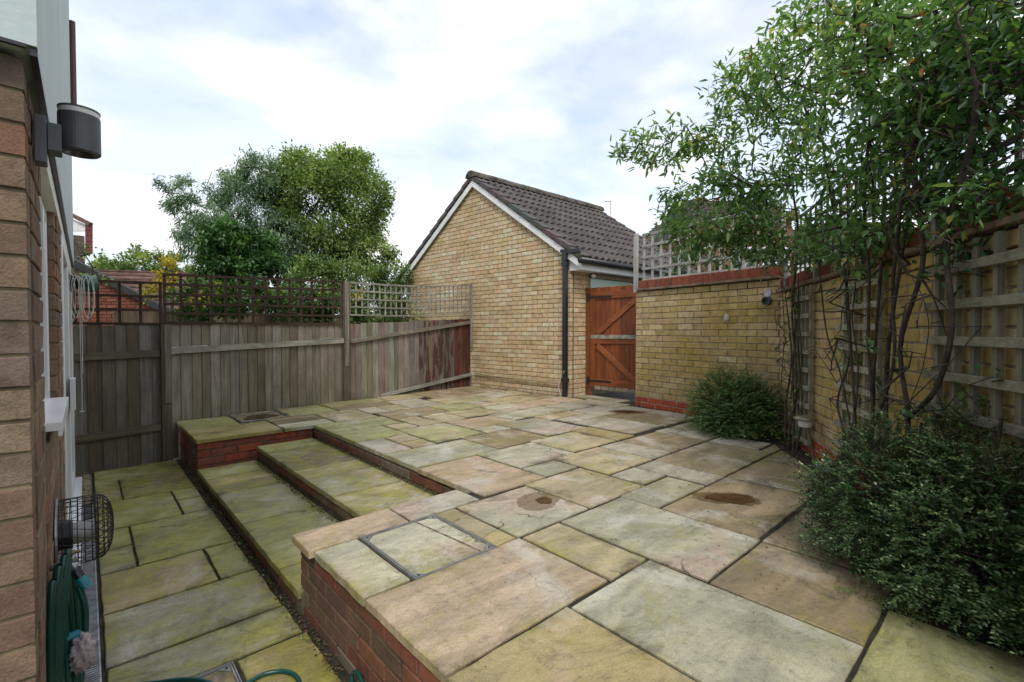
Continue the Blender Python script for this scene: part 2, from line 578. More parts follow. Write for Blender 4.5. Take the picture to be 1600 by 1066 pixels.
M['cord'] = mat_plain('white_plastic_cord', (0.62, 0.60, 0.55), 0.5, 0.1, 8, bump=0.02)
M['bark'] = mat_plain('brown_bark', (0.085, 0.064, 0.045), 0.9, 0.45, 20, bump=0.8, bscale=70)
M['bark_d'] = mat_plain('dark_bark', (0.050, 0.036, 0.027), 0.9, 0.45, 20, bump=0.8, bscale=70)
M['stone'] = mat_plain('white_pebble', (0.66, 0.62, 0.58), 0.7, 0.15, 9)
M['greenpanel'] = mat_plain('pale_green_painted_panel', (0.40, 0.50, 0.44), 0.5, 0.06, 3, bump=0.05)
M['render'] = mat_plain('pale_green_painted_render', (0.49, 0.56, 0.565), 0.75, 0.06, 2.5, bump=0.55, bscale=28)
M['glass_dark'] = mat_plain('dark_window_glass', (0.02, 0.024, 0.028), 0.06, 0.1, 2, spec=0.8, bump=0.0)
M['frost'] = mat_plain('frosted_lamp_glass', (0.62, 0.62, 0.60), 0.35, 0.05, 5, bump=0.0)
M['pipe'] = mat_plain('weathered_conduit', (0.30, 0.25, 0.15), 0.7, 0.25, 9)
M['creasing'] = mat_plain('creasing_tile', (0.19, 0.13, 0.085), 0.9, 0.35, 9, bump=0.6, bscale=70)
M['farbrick'] = mat_plain('far_brick', (0.20, 0.10, 0.062), 0.9, 0.35, 3)
M['farred'] = mat_plain('far_red_brick', (0.24, 0.075, 0.042), 0.9, 0.3, 4)
M['fartile'] = mat_plain('far_roof_tile', (0.120, 0.100, 0.088), 0.85, 0.4, 3)
M['fartile2'] = mat_plain('far_red_roof_tile', (0.135, 0.075, 0.060), 0.85, 0.4, 3)


def mat_water():
    t = NT('puddle_water')
    c = t.ramp(t.noise(t.pos(), 9, 8, 0.6), [(0.35, (0.040, 0.020, 0.009)), (0.7, (0.095, 0.050, 0.022))])
    t.b.inputs['IOR'].default_value = 1.33
    return t.done(c, 0.04, None, 0.5)


def mat_wet():
    t = NT('wet_stone_stain')
    c = t.ramp(t.noise(t.pos(), 7, 8, 0.6), [(0.3, (0.105, 0.072, 0.042)), (0.7, (0.195, 0.140, 0.088))])
    return t.done(c, 0.22, t.bump(t.noise(t.pos(), 25, 6), 0.15, 0.01), 0.5)


M['water'] = mat_water()
M['wet'] = mat_wet()

# ------------------------------------------------------------------ bricks
def brick_mesh(i, mat):
    bm = bmesh.new()
    bmesh.ops.create_cube(bm, size=1)
    r_ = random.Random(i * 17 + 3)
    for v in bm.verts:
        v.co = Vector((v.co.x * 0.215, v.co.y * 0.09, v.co.z * 0.065))
        v.co += Vector((r_.uniform(-1, 1) * 0.0015, r_.uniform(-1, 1) * 0.0015, r_.uniform(-1, 1) * 0.0015))
    bmesh.ops.bevel(bm, geom=bm.edges[:], offset=0.0018 if mat.name.startswith('rustic') else 0.0035, segments=1, affect='EDGES')
    me = bpy.data.meshes.new('brick')
    bm.to_mesh(me)
    bm.free()
    a = me.color_attributes.new('tint', 'FLOAT_COLOR', 'POINT')
    a.data.foreach_set('color', [1.0] * (4 * len(me.vertices)))
    me.materials.append(mat)
    return me


BM_CACHE = {}


def brick_objs(parent, bricks, mat, limit=300, name='brick'):
    """bricks: (centre, length, height, angle, colour). Largest on screen become parts, the rest one part."""
    vis = sorted(bricks, key=lambda b: -(px_size(b[0], 0.1) if on_screen(b[0]) else px_size(b[0], 0.1) * 0.01))
    if mat.name not in BM_CACHE:
        BM_CACHE[mat.name] = [brick_mesh(i, mat) for i in range(6)]
    ms = BM_CACHE[mat.name]
    for k, (c, L, h, ang, colr) in enumerate(vis[:limit]):
        o = bpy.data.objects.new(name, ms[k % 6])
        link(o, parent, tuple(c))
        o.rotation_euler = (0, 0, ang)
        o.scale = (L / 0.215, 1, h / 0.065)
        o.color = (*[min(0.62, q * 1.2) for q in colr], 1)
    rest = vis[limit:]
    if rest:
        mb = MB()
        cols = []
        for c, L, h, ang, colr in rest:
            mb.obox(c, ((math.cos(ang), math.sin(ang), 0), (-math.sin(ang), math.cos(ang), 0), (0, 0, 1)), (L / 2, 0.045, h / 2))
            cols += [(*[min(0.62, q * 1.2) for q in colr], 1)] * 8
        o = mb.build('bricks', mat, parent)
        a = o.data.color_attributes.new('tint', 'FLOAT_COLOR', 'POINT')
        a.data.foreach_set('color', np.array(cols, dtype=np.float32).ravel())
        o['kind'] = 'stuff'


def pick(pal):
    c = random.choice(pal)
    k = random.uniform(0.90, 1.10)
    return tuple(x * k for x in c)


def courses(o, u, n, rows, pal, proud=0.006, length=0.225, gauge=0.075, start=0):
    """rows: list of (z_low, a, b). Stretcher bond running along u from origin o; face normal n."""
    o, u, n = np.array(o, float), np.array(u, float), np.array(n, float)
    ang = math.atan2(u[1], u[0])
    out = []
    for i, (z, a, b) in enumerate(rows):
        off = (length / 2 if (i + start) % 2 else 0)
        k0 = math.floor((a - off) / length)
        x = off + k0 * length
        while x < b - 0.01:
            l0, l1 = max(x, a), min(x + length, b)
            if l1 - l0 > 0.03:
                mid = (l0 + l1) / 2
                L = l1 - l0 - (0.010)
                c = o + u * mid + n * (proud + random.uniform(-0.0015, 0.0015) - 0.045)
                c = c + np.array([0, 0, z + gauge / 2])
                out.append((c, L, gauge - 0.010, ang, pick(pal)))
            x += length
    return out


PAL_Y = [(0.50, 0.38, 0.235), (0.47, 0.35, 0.215), (0.53, 0.42, 0.275), (0.45, 0.315, 0.19), (0.49, 0.345, 0.21), (0.45, 0.35, 0.225), (0.54, 0.44, 0.30), (0.44, 0.335, 0.18)]
PAL_M = [(0.40, 0.305, 0.165), (0.37, 0.28, 0.14), (0.43, 0.34, 0.20), (0.39, 0.275, 0.16), (0.35, 0.265, 0.125)]
PAL_R = [(0.165, 0.056, 0.036), (0.135, 0.048, 0.034), (0.19, 0.064, 0.038), (0.105, 0.058, 0.046), (0.13, 0.075, 0.054), (0.155, 0.080, 0.055), (0.15, 0.115, 0.085)]
PAL_RC = [(0.33, 0.060, 0.030), (0.29, 0.055, 0.028), (0.36, 0.075, 0.035)]
PAL_H = [tuple(q * 0.80 for q in c_) for c_ in [(0.30, 0.205, 0.138), (0.265, 0.180, 0.125), (0.32, 0.235, 0.160), (0.245, 0.155, 0.112), (0.28, 0.21, 0.155), (0.29, 0.160, 0.105), (0.225, 0.165, 0.130)]]

# ================================================================== SETTING
gd = MB()
gd.add([(-300, -300, -0.47), (400, -300, -0.47), (400, 400, -0.47), (-300, 400, -0.47)], [(0, 1, 2, 3)])
tag(gd.build('ground', M['ground'], None, (0, 0, -0.47)), kind='structure')
dv = MB()
dv.box((5.9, -1.0, -0.46), (30, 4.85, -0.02))
tag(dv.build('driveway', M['tarmac'], None), kind='structure')

# ---- slabs
SLAB = {'p': (0.410, 0.305, 0.222), 'b': (0.380, 0.315, 0.205), 'g': (0.345, 0.318, 0.245), 't': (0.265, 0.200, 0.132),
        'o': (0.315, 0.295, 0.155), 'l': (0.365, 0.325, 0.275), 'w': (0.400, 0.370, 0.292), 'y': (0.330, 0.262, 0.138), 'd': (0.235, 0.185, 0.125)}
SLAB = {k: (v[0] * 1.05, v[1] * 1.09, v[2] * 1.05) for k, v in SLAB.items()}


def slab(parent, poly, z, kind='b', thick=0.035, gap=0.0066, tilt=0.0016):
    poly = np.array(poly, float)
    c = poly.mean(0)
    # inset for the joint
    pts = []
    n = len(poly)
    area = 0.5 * sum(poly[i][0] * poly[(i + 1) % n][1] - poly[(i + 1) % n][0] * poly[i][1] for i in range(n))
    if area < 0: poly = poly[::-1]
    ins = []
    for i in range(n):
        p0, p1, p2 = poly[i - 1], poly[i], poly[(i + 1) % n]
        d1 = (p1 - p0) / np.linalg.norm(p1 - p0)
        d2 = (p2 - p1) / np.linalg.norm(p2 - p1)
        n1_ = np.array([-d1[1], d1[0]])
        n2_ = np.array([-d2[1], d2[0]])
        k = (n1_ + n2_) / (1 + n1_ @ n2_)
        ins.append(p1 + k * gap)
    for i in range(n):
        a, b = ins[i], ins[(i + 1) % n]
        m = max(1, min(9, int(np.linalg.norm(b - a) / 0.085)))
        for j in range(m):
            p = a + (b - a) * j / m
            pts.append(p + np.clip(rng.normal(0, 0.0016, 2), -0.005, 0.004))
    pts = np.array(pts)
    m = len(pts)
    tx, ty = rng.uniform(-tilt, tilt, 2)
    dz = rng.uniform(-0.0008, 0.0008)
    r2 = pts + (c - pts) / (np.linalg.norm(c - pts, axis=1)[:, None]) * 0.004
    def zt(p): return dz + tx * (p[0] - c[0]) + ty * (p[1] - c[1])
    vs = [(p[0] - c[0], p[1] - c[1], -thick) for p in pts]
    vs += [(p[0] - c[0], p[1] - c[1], zt(p) - 0.004) for p in pts]
    vs += [(p[0] - c[0], p[1] - c[1], zt(p)) for p in r2]
    r3 = pts + (c - pts) / (np.linalg.norm(c - pts, axis=1)[:, None]) * np.minimum(0.075, 0.4 * np.linalg.norm(c - pts, axis=1))[:, None]
    vs += [(p[0] - c[0], p[1] - c[1], zt(p)) for p in r3]
    fs = [tuple(range(3 * m, 4 * m))]
    for i in range(m):
        j = (i + 1) % m
        fs += [(i, j, m + j, m + i), (m + i, m + j, 2 * m + j, 2 * m + i), (2 * m + i, 2 * m + j, 3 * m + j, 3 * m + i)]
    me = bpy.data.meshes.new('slab')
    me.from_pydata(vs, [], fs)
    ea = me.attributes.new('edge', 'FLOAT', 'POINT')
    ea.data.foreach_set('value', [1.0] * (3 * m) + [0.0] * m)
    me.materials.append(M['slab'])
    o = bpy.data.objects.new('slab', me)
    link(o, parent, (c[0], c[1], z))
    k = random.uniform(0.93, 1.07)
    o.color = tuple(x * k for x in SLAB[kind]) + (1,)
    return o


def rect(x0, x1, y0, y1): return [(x0, y0), (x1, y0), (x1, y1), (x0, y1)]


up = MB()
up.prism([(0.86, -1.5), (2.35, -1.5), (2.35, 0.25), (3.98, 0.99), (4.50, 1.42), (5.32, 1.70), (5.60, 3.62), (5.98, 3.62), (5.98, 4.84), (5.60, 4.84), (5.40, 6.98), (0.83, 6.45), (0.83, 5.31), (1.90, 5.31), (1.90, 2.39), (0.86, 2.39)], -0.46, -0.011)
upper = tag(up.build('upper_patio', M['joint'], None, (0, 0, 0)), kind='structure')
US = [
    (0.77, 1.585, 1.145, 1.69, 'p'), (1.585, 1.86, 1.135, 1.68, 'b'), (1.315, 1.86, 0.34, 1.135, 'g'), (0.77, 1.315, 0.34, 1.145, 'y'),
    (0.77, 1.40, -0.5, 0.34, 'b'), (1.40, 2.17, -0.5, 0.34, 'o'), (1.86, 2.42, 0.34, 0.865, 't'),
    (1.87, 2.44, 0.865, 1.68, 'g'), (2.44, 3.03, 1.42, 1.70, 'g'), (2.44, 3.33, 0.875, 1.42, 't'), (3.05, 3.335, 1.42, 1.99, 'l'),
    (2.745, 3.05, 1.71, 1.99, 'l'), (2.385, 2.745, 2.265, 2.525, 'g'), (2.755, 3.35, 2.0, 2.555, 'b'), (3.35, 3.665, 2.01, 2.55, 'l'),
    (3.665, 4.30, 2.01, 2.55, 't'), (4.30, 5.05, 2.01, 2.57, 'l'), (3.335, 4.28, 1.425, 2.0, 'd'), (4.28, 4.62, 1.55, 2.0, 'l'),
    (2.43, 3.12, 0.48, 0.865, 't'), (1.575, 2.145, 1.69, 2.225, 'g'), (2.145, 2.735, 1.69, 2.255, 'b'),
    (0.765, 0.985, 1.69, 2.22, 'w'), (0.745, 1.285, 2.22, 2.475, 'p'), (1.285, 1.77, 2.225, 2.48, 'l'),
    (1.81, 2.38, 2.25, 3.055, 'p'), (1.82, 2.645, 3.065, 3.60, 'g'), (2.645, 3.31, 3.09, 3.64, 't'), (2.39, 3.04, 2.535, 3.075, 'w'),
    (3.045, 3.675, 2.575, 3.12, 'b'), (3.68, 3.975, 2.58, 3.16, 'y'), (3.335, 3.945, 3.15, 3.93, 'l'), (2.985, 3.325, 3.65, 3.92, 'g'),
    (2.98, 3.645, 3.93, 4.40, 'p'), (3.645, 4.60, 3.98, 4.46, 'w'), (3.955, 4.60, 3.70, 3.97, 'p'), (4.02, 4.30, 3.43, 3.70, 'g'),
    (4.30, 4.62, 3.43, 3.70, 'l'), (4.02, 4.62, 2.64, 3.43, 'l'),
    (1.825, 2.635, 4.70, 5.22, 'o'), (1.825, 2.38, 4.15, 4.70, 'o'), (2.385, 2.645, 4.40, 4.70, 'b'), (1.82, 2.11, 3.61, 4.15, 'l'),
    (2.11, 2.365, 3.87, 4.15, 'b'), (2.11, 2.365, 3.61, 3.87, 'y'), (2.375, 2.97, 3.65, 4.39, 'o'), (2.655, 2.955, 4.40, 4.95, 'b'), (2.96, 3.33, 4.42, 4.95, 'b'),
    # along the fence
    (0.745, 1.525, 5.22, 5.85, 'y'), (0.745, 1.27, 5.85, 6.20, 'o'), (0.745, 1.27, 6.20, 6.50, 'o'), (1.525, 2.075, 5.50, 5.93, 't'), (1.525, 2.075, 5.22, 5.50, 'w'),
    (1.27, 1.80, 6.45, 6.56, 'b'), (1.815, 2.40, 5.945, 6.64, 'o'), (2.08, 2.605, 5.23, 5.935, 'b'), (2.41, 3.30, 6.31, 6.74, 'o'), (2.41, 3.19, 5.945, 6.30, 'd'),
    (2.615, 2.90, 5.50, 5.935, 'l'), (2.90, 3.20, 5.50, 5.935, 'b'), (2.65, 3.43, 4.965, 5.49, 't'), (3.20, 3.75, 5.50, 6.30, 'l'), (3.31, 3.90, 6.31, 6.82, 'b'),
    (3.34, 3.90, 4.47, 4.95, 'b'), (3.44, 4.00, 4.965, 5.49, 'o'), (3.76, 4.60, 5.50, 6.05, 'b'), (3.91, 4.75, 6.06, 6.90, 't'), (3.91, 4.46, 4.47, 4.95, 'w'), (4.46, 5.02, 4.47, 4.95, 'p'),
    (4.01, 4.30, 4.965, 5.23, 'p'), (4.01, 4.30, 5.23, 5.49, 'l'), (4.31, 5.10, 4.965, 5.49, 'b'), (4.61, 5.15, 5.50, 6.05, 'l'), (4.76, 5.38, 6.06, 6.62, 'd'), (4.76, 5.36, 6.63, 6.96, 't'),
    (5.11, 5.50, 4.965, 5.49, 't'), (5.16, 5.44, 5.50, 6.05, 'b'), (5.03, 5.52, 4.47, 4.95, 'p'),
    (4.61, 5.20, 3.98, 4.46, 'g'), (4.63, 5.20, 3.44, 3.97, 'l'), (5.21, 5.62, 3.72, 4.46, 'g'), (5.63, 5.97, 3.95, 4.80, 'g'), (4.63, 5.20, 2.62, 3.43, 't'), (5.21, 5.50, 2.62, 3.71, 'l'), (3.985, 4.01, 2.6, 2.62, 'g')]
US = US[:-1]
SLABREC = {}
for q in US:
    SLABREC[q[:4]] = slab(upper, rect(*q[:4]), 0.0, q[4], gap=0.0078 if math.hypot((q[0] + q[1]) / 2, (q[2] + q[3]) / 2) < 3.0 else 0.0105)
# two slabs cut to the diagonal edge of the bed, a cracked one by the inspection cover
slab(upper, [(3.34, 0.93), (3.86, 0.95), (3.99, 1.06), (3.98, 1.42), (3.34, 1.42)], 0.0, 't')
slab(upper, [(3.99, 1.07), (4.43, 1.42), (3.99, 1.42)], 0.0, 'd')
slab(upper, [(4.29, 1.43), (4.46, 1.43), (4.62, 1.54), (4.29, 1.54)], 0.0, 'd')
slab(upper, [(1.435, 2.215), (1.435, 2.05), (1.50, 2.07), (1.565, 2.02), (1.565, 2.215)], 0.0, 'y', gap=0.002)
slab(upper, [(1.435, 2.05), (1.435, 1.80), (1.565, 1.83), (1.565, 2.02), (1.50, 2.07)], 0.0, 'b', gap=0.002)
slab(upper, [(1.435, 1.80), (1.435, 1.69), (1.565, 1.69), (1.565, 1.83)], 0.0, 'y', gap=0.002)

lo = MB()
lo.prism([(0.03, 1.0), (0.80, 1.0), (0.80, 6.30), (0.03, 6.26)], -0.46, -0.392)
lower = tag(lo.build('lower_patio', M['joint'], None, (0.4, 4, -0.46)), kind='structure')
LGAP = 0.0065
LS = [(0.04, 0.72, 5.75, 6.25, 'o'), (0.04, 0.217, 5.33, 5.745, 'o'), (0.04, 0.217, 5.06, 5.325, 'y'), (0.217, 0.72, 5.06, 5.745, 'd'),
      (0.04, 0.54, 4.34, 5.05, 'o'), (0.54, 0.72, 4.73, 5.05, 'o'), (0.54, 0.72, 4.34, 4.72, 'l'), (0.04, 0.216, 3.95, 4.33, 'o'), (0.04, 0.216, 3.565, 3.94, 'g'),
      (0.216, 0.725, 3.565, 4.33, 'o'), (0.04, 0.545, 3.055, 3.555, 'p'), (0.545, 0.73, 3.055, 3.555, 'o'), (0.04, 0.735, 2.555, 3.045, 'g'),
      (0.04, 0.74, 2.265, 2.545, 'g'), (0.455, 0.75, 1.62, 2.255, 'y'), (0.04, 0.75, 1.0, 1.61, 'o')]
for x0, x1, y0, y1, k in LS:
    slab(lower, rect(x0, x1, y0, y1), -0.38, k, gap=LGAP)
# gravel strip by the door and planting soil
gv = MB()
gv.prism([(-0.085, 5.15), (0.035, 5.15), (0.035, 6.28), (-0.085, 6.28)], -0.46, -0.405)
tag(gv.build('gravel_strip', M['soil'], None), kind='structure')
bed = MB()
bed.prism([(2.30, -1.5), (2.28, 0.20), (3.96, 0.985), (4.49, 1.42), (4.68, 1.52), (5.30, 1.95), (5.35, 1.76), (2.0, -0.32), (2.0, -1.5)], -0.46, -0.030)
bed = MB()
bed.prism([(2.20, -1.6), (2.20, 0.33), (3.00, 0.33), (3.98, 1.00), (4.48, 1.42), (4.66, 1.54), (5.30, 1.98), (5.36, 1.74), (2.60, 0.02), (1.9, -0.45), (1.9, -1.6)], -0.46, -0.022)
tag(bed.build('planting_bed', M['soil'], None), kind='structure')


def pebbles(name, pts, smin, smax, mat, label, cat):
    mb = MB()
    for p in pts:
        s = rng.uniform(smin, smax)
        a = rng.uniform(0, 6.28)
        e = rng.uniform(0.5, 1.0, 3) * s
        ca, sa = math.cos(a), math.sin(a)
        vs = [(p[0] + ca * e[0], p[1] + sa * e[0], p[2]), (p[0] - ca * e[0], p[1] - sa * e[0], p[2]), (p[0] - sa * e[1], p[1] + ca * e[1], p[2]),
              (p[0] + sa * e[1], p[1] - ca * e[1], p[2]), (p[0], p[1], p[2] + e[2] * 0.7), (p[0], p[1], p[2] - e[2] * 0.4)]
        mb.add(vs, [(0, 2, 4), (2, 1, 4), (1, 3, 4), (3, 0, 4), (2, 0, 5), (1, 2, 5), (3, 1, 5), (0, 3, 5)])
    return tag(mb.build(name, mat, None), label, cat, kind='stuff')


pebbles('gravel', [(rng.uniform(-0.08, 0.03), rng.uniform(5.2, 6.26), -0.402) for _ in range(900)], 0.006, 0.014, M['pipe'], 'loose brown gravel between the house door and the paving', 'gravel')

# ---- steps
def brick_part(parent, lst, mat, name='brick'):
    brick_objs(parent, lst, mat, 300, name)


steps = thing('garden_steps', 'two mossy stone steps with brick risers up to the raised patio', 'steps', (1.28, 3.85, -0.38))
s1 = MB(); s1.box((0.775, 2.40, -0.46), (1.30, 5.21, -0.283)); s1.build('step_base', M['mortar_d'], steps)
s2 = MB(); s2.box((1.272, 2.40, -0.45), (1.86, 5.20, -0.143)); s2.build('step_base', M['mortar_d'], steps)
for y0, y1, k in ((2.40, 2.715, 'o'), (2.715, 3.52, 'o'), (3.52, 4.28, 'g'), (4.28, 4.53, 'd'), (4.53, 4.78, 'y'), (4.78, 5.20, 'o')):
    slab(steps, rect(0.752, 1.262, y0, y1), -0.268, k)
for y0, y1, k in ((2.44, 3.235, 'b'), (3.235, 3.75, 'l'), (3.75, 4.05, 'b'), (4.05, 4.80, 'd'), (4.80, 5.18, 'o')):
    slab(steps, rect(1.248, 1.80, y0, y1), -0.128, k)
bl = courses((0.775, 5.20, 0), (0, -1, 0), (-1, 0, 0), [(-0.378, 0.0, 2.73)], PAL_R)
bl += courses((1.272, 5.19, 0), (0, -1, 0), (-1, 0, 0), [(-0.241, 0.0, 2.75)], PAL_R)
brick_part(steps, bl, M['red'])
rwall = thing('retaining_wall', 'brick riser of the upper patio edge behind the top step', 'low wall', (1.83, 3.85, -0.14))
m_ = MB(); m_.box((1.836, 2.46, -0.45), (1.93, 5.24, -0.037)); m_.build('mortar', M['mortar_d'], rwall)
brick_part(rwall, courses((1.836, 5.22, 0), (0, -1, 0), (-1, 0, 0), [(-0.128, 0.0, 2.75)], PAL_R), M['red'])
r1 = thing('retaining_wall', 'red brick retaining wall right of the steps, nearest the camera', 'low wall', (0.80, 1.5, -0.38))
m_ = MB(); m_.box((0.792, -0.6, -0.46), (0.90, 2.442, -0.037)); m_.build('mortar', M['mortar_d'], r1)
m_ = MB(); m_.box((0.902, 2.35, -0.46), (1.83, 2.442, -0.037)); m_.build('mortar', M['mortar_d'], r1)
zz = [-0.422, -0.347, -0.272, -0.197, -0.113]
zz = [-0.41, -0.335, -0.26, -0.185, -0.11]
bl = courses((0.792, 2.447, 0), (0, -1, 0), (-1, 0, 0), [(z, 0.0, 2.6) for z in zz], PAL_R)
bl += courses((0.80, 2.442, 0), (1, 0, 0), (0, 1, 0), [(z, 0.1, 1.0) for z in zz], PAL_R, start=1)
brick_part(r1, bl, M['red'])
r2 = thing('retaining_wall', 'red brick block left of the steps by the wooden fence', 'low wall', (0.80, 5.9, -0.38))
m_ = MB(); m_.box((0.768, 5.262, -0.46), (0.87, 6.44, -0.037)); m_.build('mortar', M['mortar_d'], r2)
m_ = MB(); m_.box((0.873, 5.262, -0.46), (1.835, 5.35, -0.037)); m_.build('mortar', M['mortar_d'], r2)
PAL_RB = [(0.27, 0.060, 0.032), (0.22, 0.052, 0.030), (0.18, 0.06, 0.04)]
bl = courses((0.765, 5.262, 0), (1, 0, 0), (0, -1, 0), [(z, 0.0, 1.06) for z in zz], PAL_RB)
bl += courses((0.768, 6.43, 0), (0, -1, 0), (-1, 0, 0), [(z, 0.0, 1.08) for z in zz], PAL_R, start=1)
brick_part(r2, bl, M['redclean'])

# ================================================================== HOUSE (left edge)
HX = -0.09
house = thing('house', 'brick house with pale painted upper wall along the left edge', 'house', (HX - 1.5, 4.0, -0.40))
core = MB(); core.box((-4.0, 1.5515, -0.46), (HX - 0.008, 1.98, 1.64)); core.build('wall', M['mortar_h'], house)
core = MB(); core.box((-4.0, 1.985, -0.46), (HX - 0.19, 6.30, 1.64)); core.build('wall', M['mortar'], house)
wl_ = MB(); wl_.box((HX - 0.19, 1.985, -0.46), (HX - 0.012, 2.992, 0.70)); wl_.build('wall', M['mortar_h'], house)
wl_ = MB(); wl_.box((HX - 0.19, 2.995, -0.46), (HX - 0.012, 3.60, 1.64)); wl_.build('wall', M['mortar_h'], house)
wl_ = MB(); wl_.box((HX - 0.19, 5.95, -0.46), (HX - 0.012, 6.30, 1.64)); wl_.build('wall', M['mortar_h'], house)
rows = [(-0.385 + 0.075 * i) for i in range(27)]
hb = courses((HX, 1.55, 0), (-1, 0, 0), (0, -1, 0), [(z, 0.0, 0.80) for z in rows], PAL_H, proud=0.0035)
hb += courses((HX, 1.56, 0), (0, 1, 0), (1, 0, 0), [(z, 0.083, 0.43) for z in rows], PAL_H, proud=-0.002, start=1)
hb += courses((HX, 1.995, 0), (0, 1, 0), (1, 0, 0), [(z, 0.0, 0.99) for z in rows if z < 0.66], PAL_H, proud=-0.002, start=1)
hb += courses((HX - 0.10, 2.992, 0), (1, 0, 0), (0, -1, 0), [(z, 0.0, 0.098) for z in rows if z > 0.66], PAL_H, proud=0.003)
hb += courses((HX, 3.08, 0), (0, 1, 0), (1, 0, 0), [(z, 0.0, 0.52) for z in rows], PAL_H, proud=-0.002)
hb += courses((HX, 5.96, 0), (0, 1, 0), (1, 0, 0), [(z, 0.0, 0.34) for z in rows], PAL_H, proud=-0.002)
brick_objs(house, hb, M['house'], 300)
# painted upper wall, slightly oversailing, with drip bead and soffit strip
uw = MB(); uw.box((-4.0, 1.50, 1.655), (HX + 0.020, 6.32, 5.2)); uw.build('upper_wall', M['render'], house)
db = MB(); db.bar((HX + 0.014, 1.508, 1.645), (HX + 0.014, 6.3, 1.645), 0.013, 0.018); db.bar((-3.0, 1.503, 1.6505), (HX + 0.002, 1.503, 1.6505), 0.010, 0.008)
db.build('drip_bead', M['blackplastic'], house)
sf = MB(); sf.box((HX - 0.09, 1.99, 1.560), (HX + 0.004, 5.94, 1.632)); sf.build('lintel', M['whitewood'], house)
gtr = MB(); gtr.tube([(HX + 0.040, 6.24, 2.75), (HX + 0.040, 6.24, 4.0)], 0.026, 10)
gtr.build('downpipe', mat_plain('brown_plastic', (0.10, 0.045, 0.035), 0.5), house)
# window
wn = MB()
wn.box((HX - 0.085, 2.00, 0.712), (HX - 0.030, 2.06, 1.555)); wn.box((HX - 0.085, 2.925, 0.712), (HX - 0.030, 2.985, 1.555))
wn.box((HX - 0.085, 2.065, 0.712), (HX - 0.030, 2.92, 0.77)); wn.box((HX - 0.085, 2.065, 1.50), (HX - 0.030, 2.92, 1.555))
wf = wn.build('window_frame', M['white'], house, bevel=0.004)
gl = MB(); gl.box((HX - 0.065, 2.062, 0.772), (HX - 0.055, 2.922, 1.498)); gl.build('pane', M['glass_dark'], wf)
wb = MB(); wb.box((HX - 0.040, 2.50, 0.775), (HX - 0.020, 2.56, 1.495)); wb.build('glazing_bar', M['white'], wf)
sl = MB(); sl.box((HX - 0.06, 2.10, 0.700), (HX + 0.032, 2.90, 0.726)); sl.box((HX + 0.022, 2.10, 0.682), (HX + 0.032, 2.90, 0.6995))
sl.build('window_sill', M['white'], house)
# glazed door
df = MB()
for y0 in (3.60, 4.72, 5.88):
    df.box((HX - 0.07, y0, -0.34), (HX + 0.006, y0 + 0.065, 1.555))
df.box((HX - 0.069, 3.67, -0.34), (HX + 0.005, 5.875, -0.27)); df.box((HX - 0.069, 3.67, 1.49), (HX + 0.005, 5.875, 1.555))
dfo = df.build('door_frame', M['white'], house, bevel=0.004)
gl = MB(); gl.box((HX - 0.04, 3.67, -0.268), (HX - 0.03, 5.875, 1.488)); gl.build('pane', M['glass_dark'], dfo)
ds_ = MB(); ds_.box((HX - 0.07, 3.60, -0.375), (HX + 0.052, 5.95, -0.343)); ds_.build('door_sill', M['white'], house)
dh = MB(); dh.box((HX + 0.008, 4.55, 0.46), (HX + 0.035, 4.72, 0.68)); dh.build('door_handle', M['white'], dfo)
# wall lamp
lmp = thing('wall_lamp', 'dark grey cylindrical outdoor wall lamp on the house corner', 'lamp', (HX, 1.75, 1.45))
b_ = MB(); b_.box((HX + 0.001, 1.70, 1.452), (HX + 0.024, 1.755, 1.572)); b_.build('wall_plate', M['lampgrey'], lmp, bevel=0.002)
b_ = MB(); b_.box((HX + 0.0245, 1.715, 1.490), (HX + 0.052, 1.775, 1.562)); b_.build('arm', M['lampgrey'], lmp, bevel=0.002)
b_ = MB(); b_.lathe((-0.003, 1.78, 1.512), [(0.041, 0.0), (0.045, 0.004), (0.045, 0.102), (0.041, 0.102)], n=40); b_.build('lamp_body', M['lampgrey'], lmp, smooth=False)
b_ = MB(); b_.lathe((-0.003, 1.78, 1.6145), [(0.0435, 0.0), (0.0435, 0.013)], n=40); b_.build('diffuser', M['frost'], lmp)
b_ = MB(); b_.lathe((-0.003, 1.78, 1.628), [(0.045, 0.0), (0.045, 0.004)], n=40); b_.build('lamp_cap', M['lampgrey'], lmp)
b_ = MB(); b_.lathe((-0.003, 1.78, 1.5115), [(0.030, -0.001), (0.030, 0.0)], n=30); b_.build('lens', M['glass_dark'], lmp)
# flue with wire guard
fl = thing('flue_guard', 'round black wire basket guard over a boiler flue on the house wall', 'flue guard', (HX, 2.42, 0.15))
FC = np.array([HX, 2.42, 0.265])
b_ = MB()
def ringpts(x, r_, n=28): return [FC + np.array([x, r_ * math.cos(2 * math.pi * k / n), r_ * math.sin(2 * math.pi * k / n)]) for k in range(n + 1)]
RAD = 0.122
prof = [(0.0, RAD), (0.02, RAD), (0.04, RAD), (0.06, RAD), (0.08, RAD), (0.10, RAD), (0.118, RAD * 0.985), (0.134, RAD * 0.93), (0.147, RAD * 0.80), (0.156, RAD * 0.62), (0.161, RAD * 0.42), (0.163, RAD * 0.2)]
for i, (x, r_) in enumerate(prof): b_.tube(ringpts(x, r_), 0.0013 if i else 0.003, 4, False)
for k in range(26):
    t = 2 * math.pi * k / 26
    b_.tube([FC + np.array([x, r_ * math.cos(t + 0.05 * j), r_ * math.sin(t + 0.05 * j)]) for j, (x, r_) in enumerate(prof)], 0.0013, 4, False)
    b_.tube([FC + np.array([x, r_ * math.cos(t - 0.11 * j), r_ * math.sin(t - 0.11 * j)]) for j, (x, r_) in enumerate(prof) if j > 4], 0.0011, 4, False)
b_.build('wire_basket', M['iron'], fl)
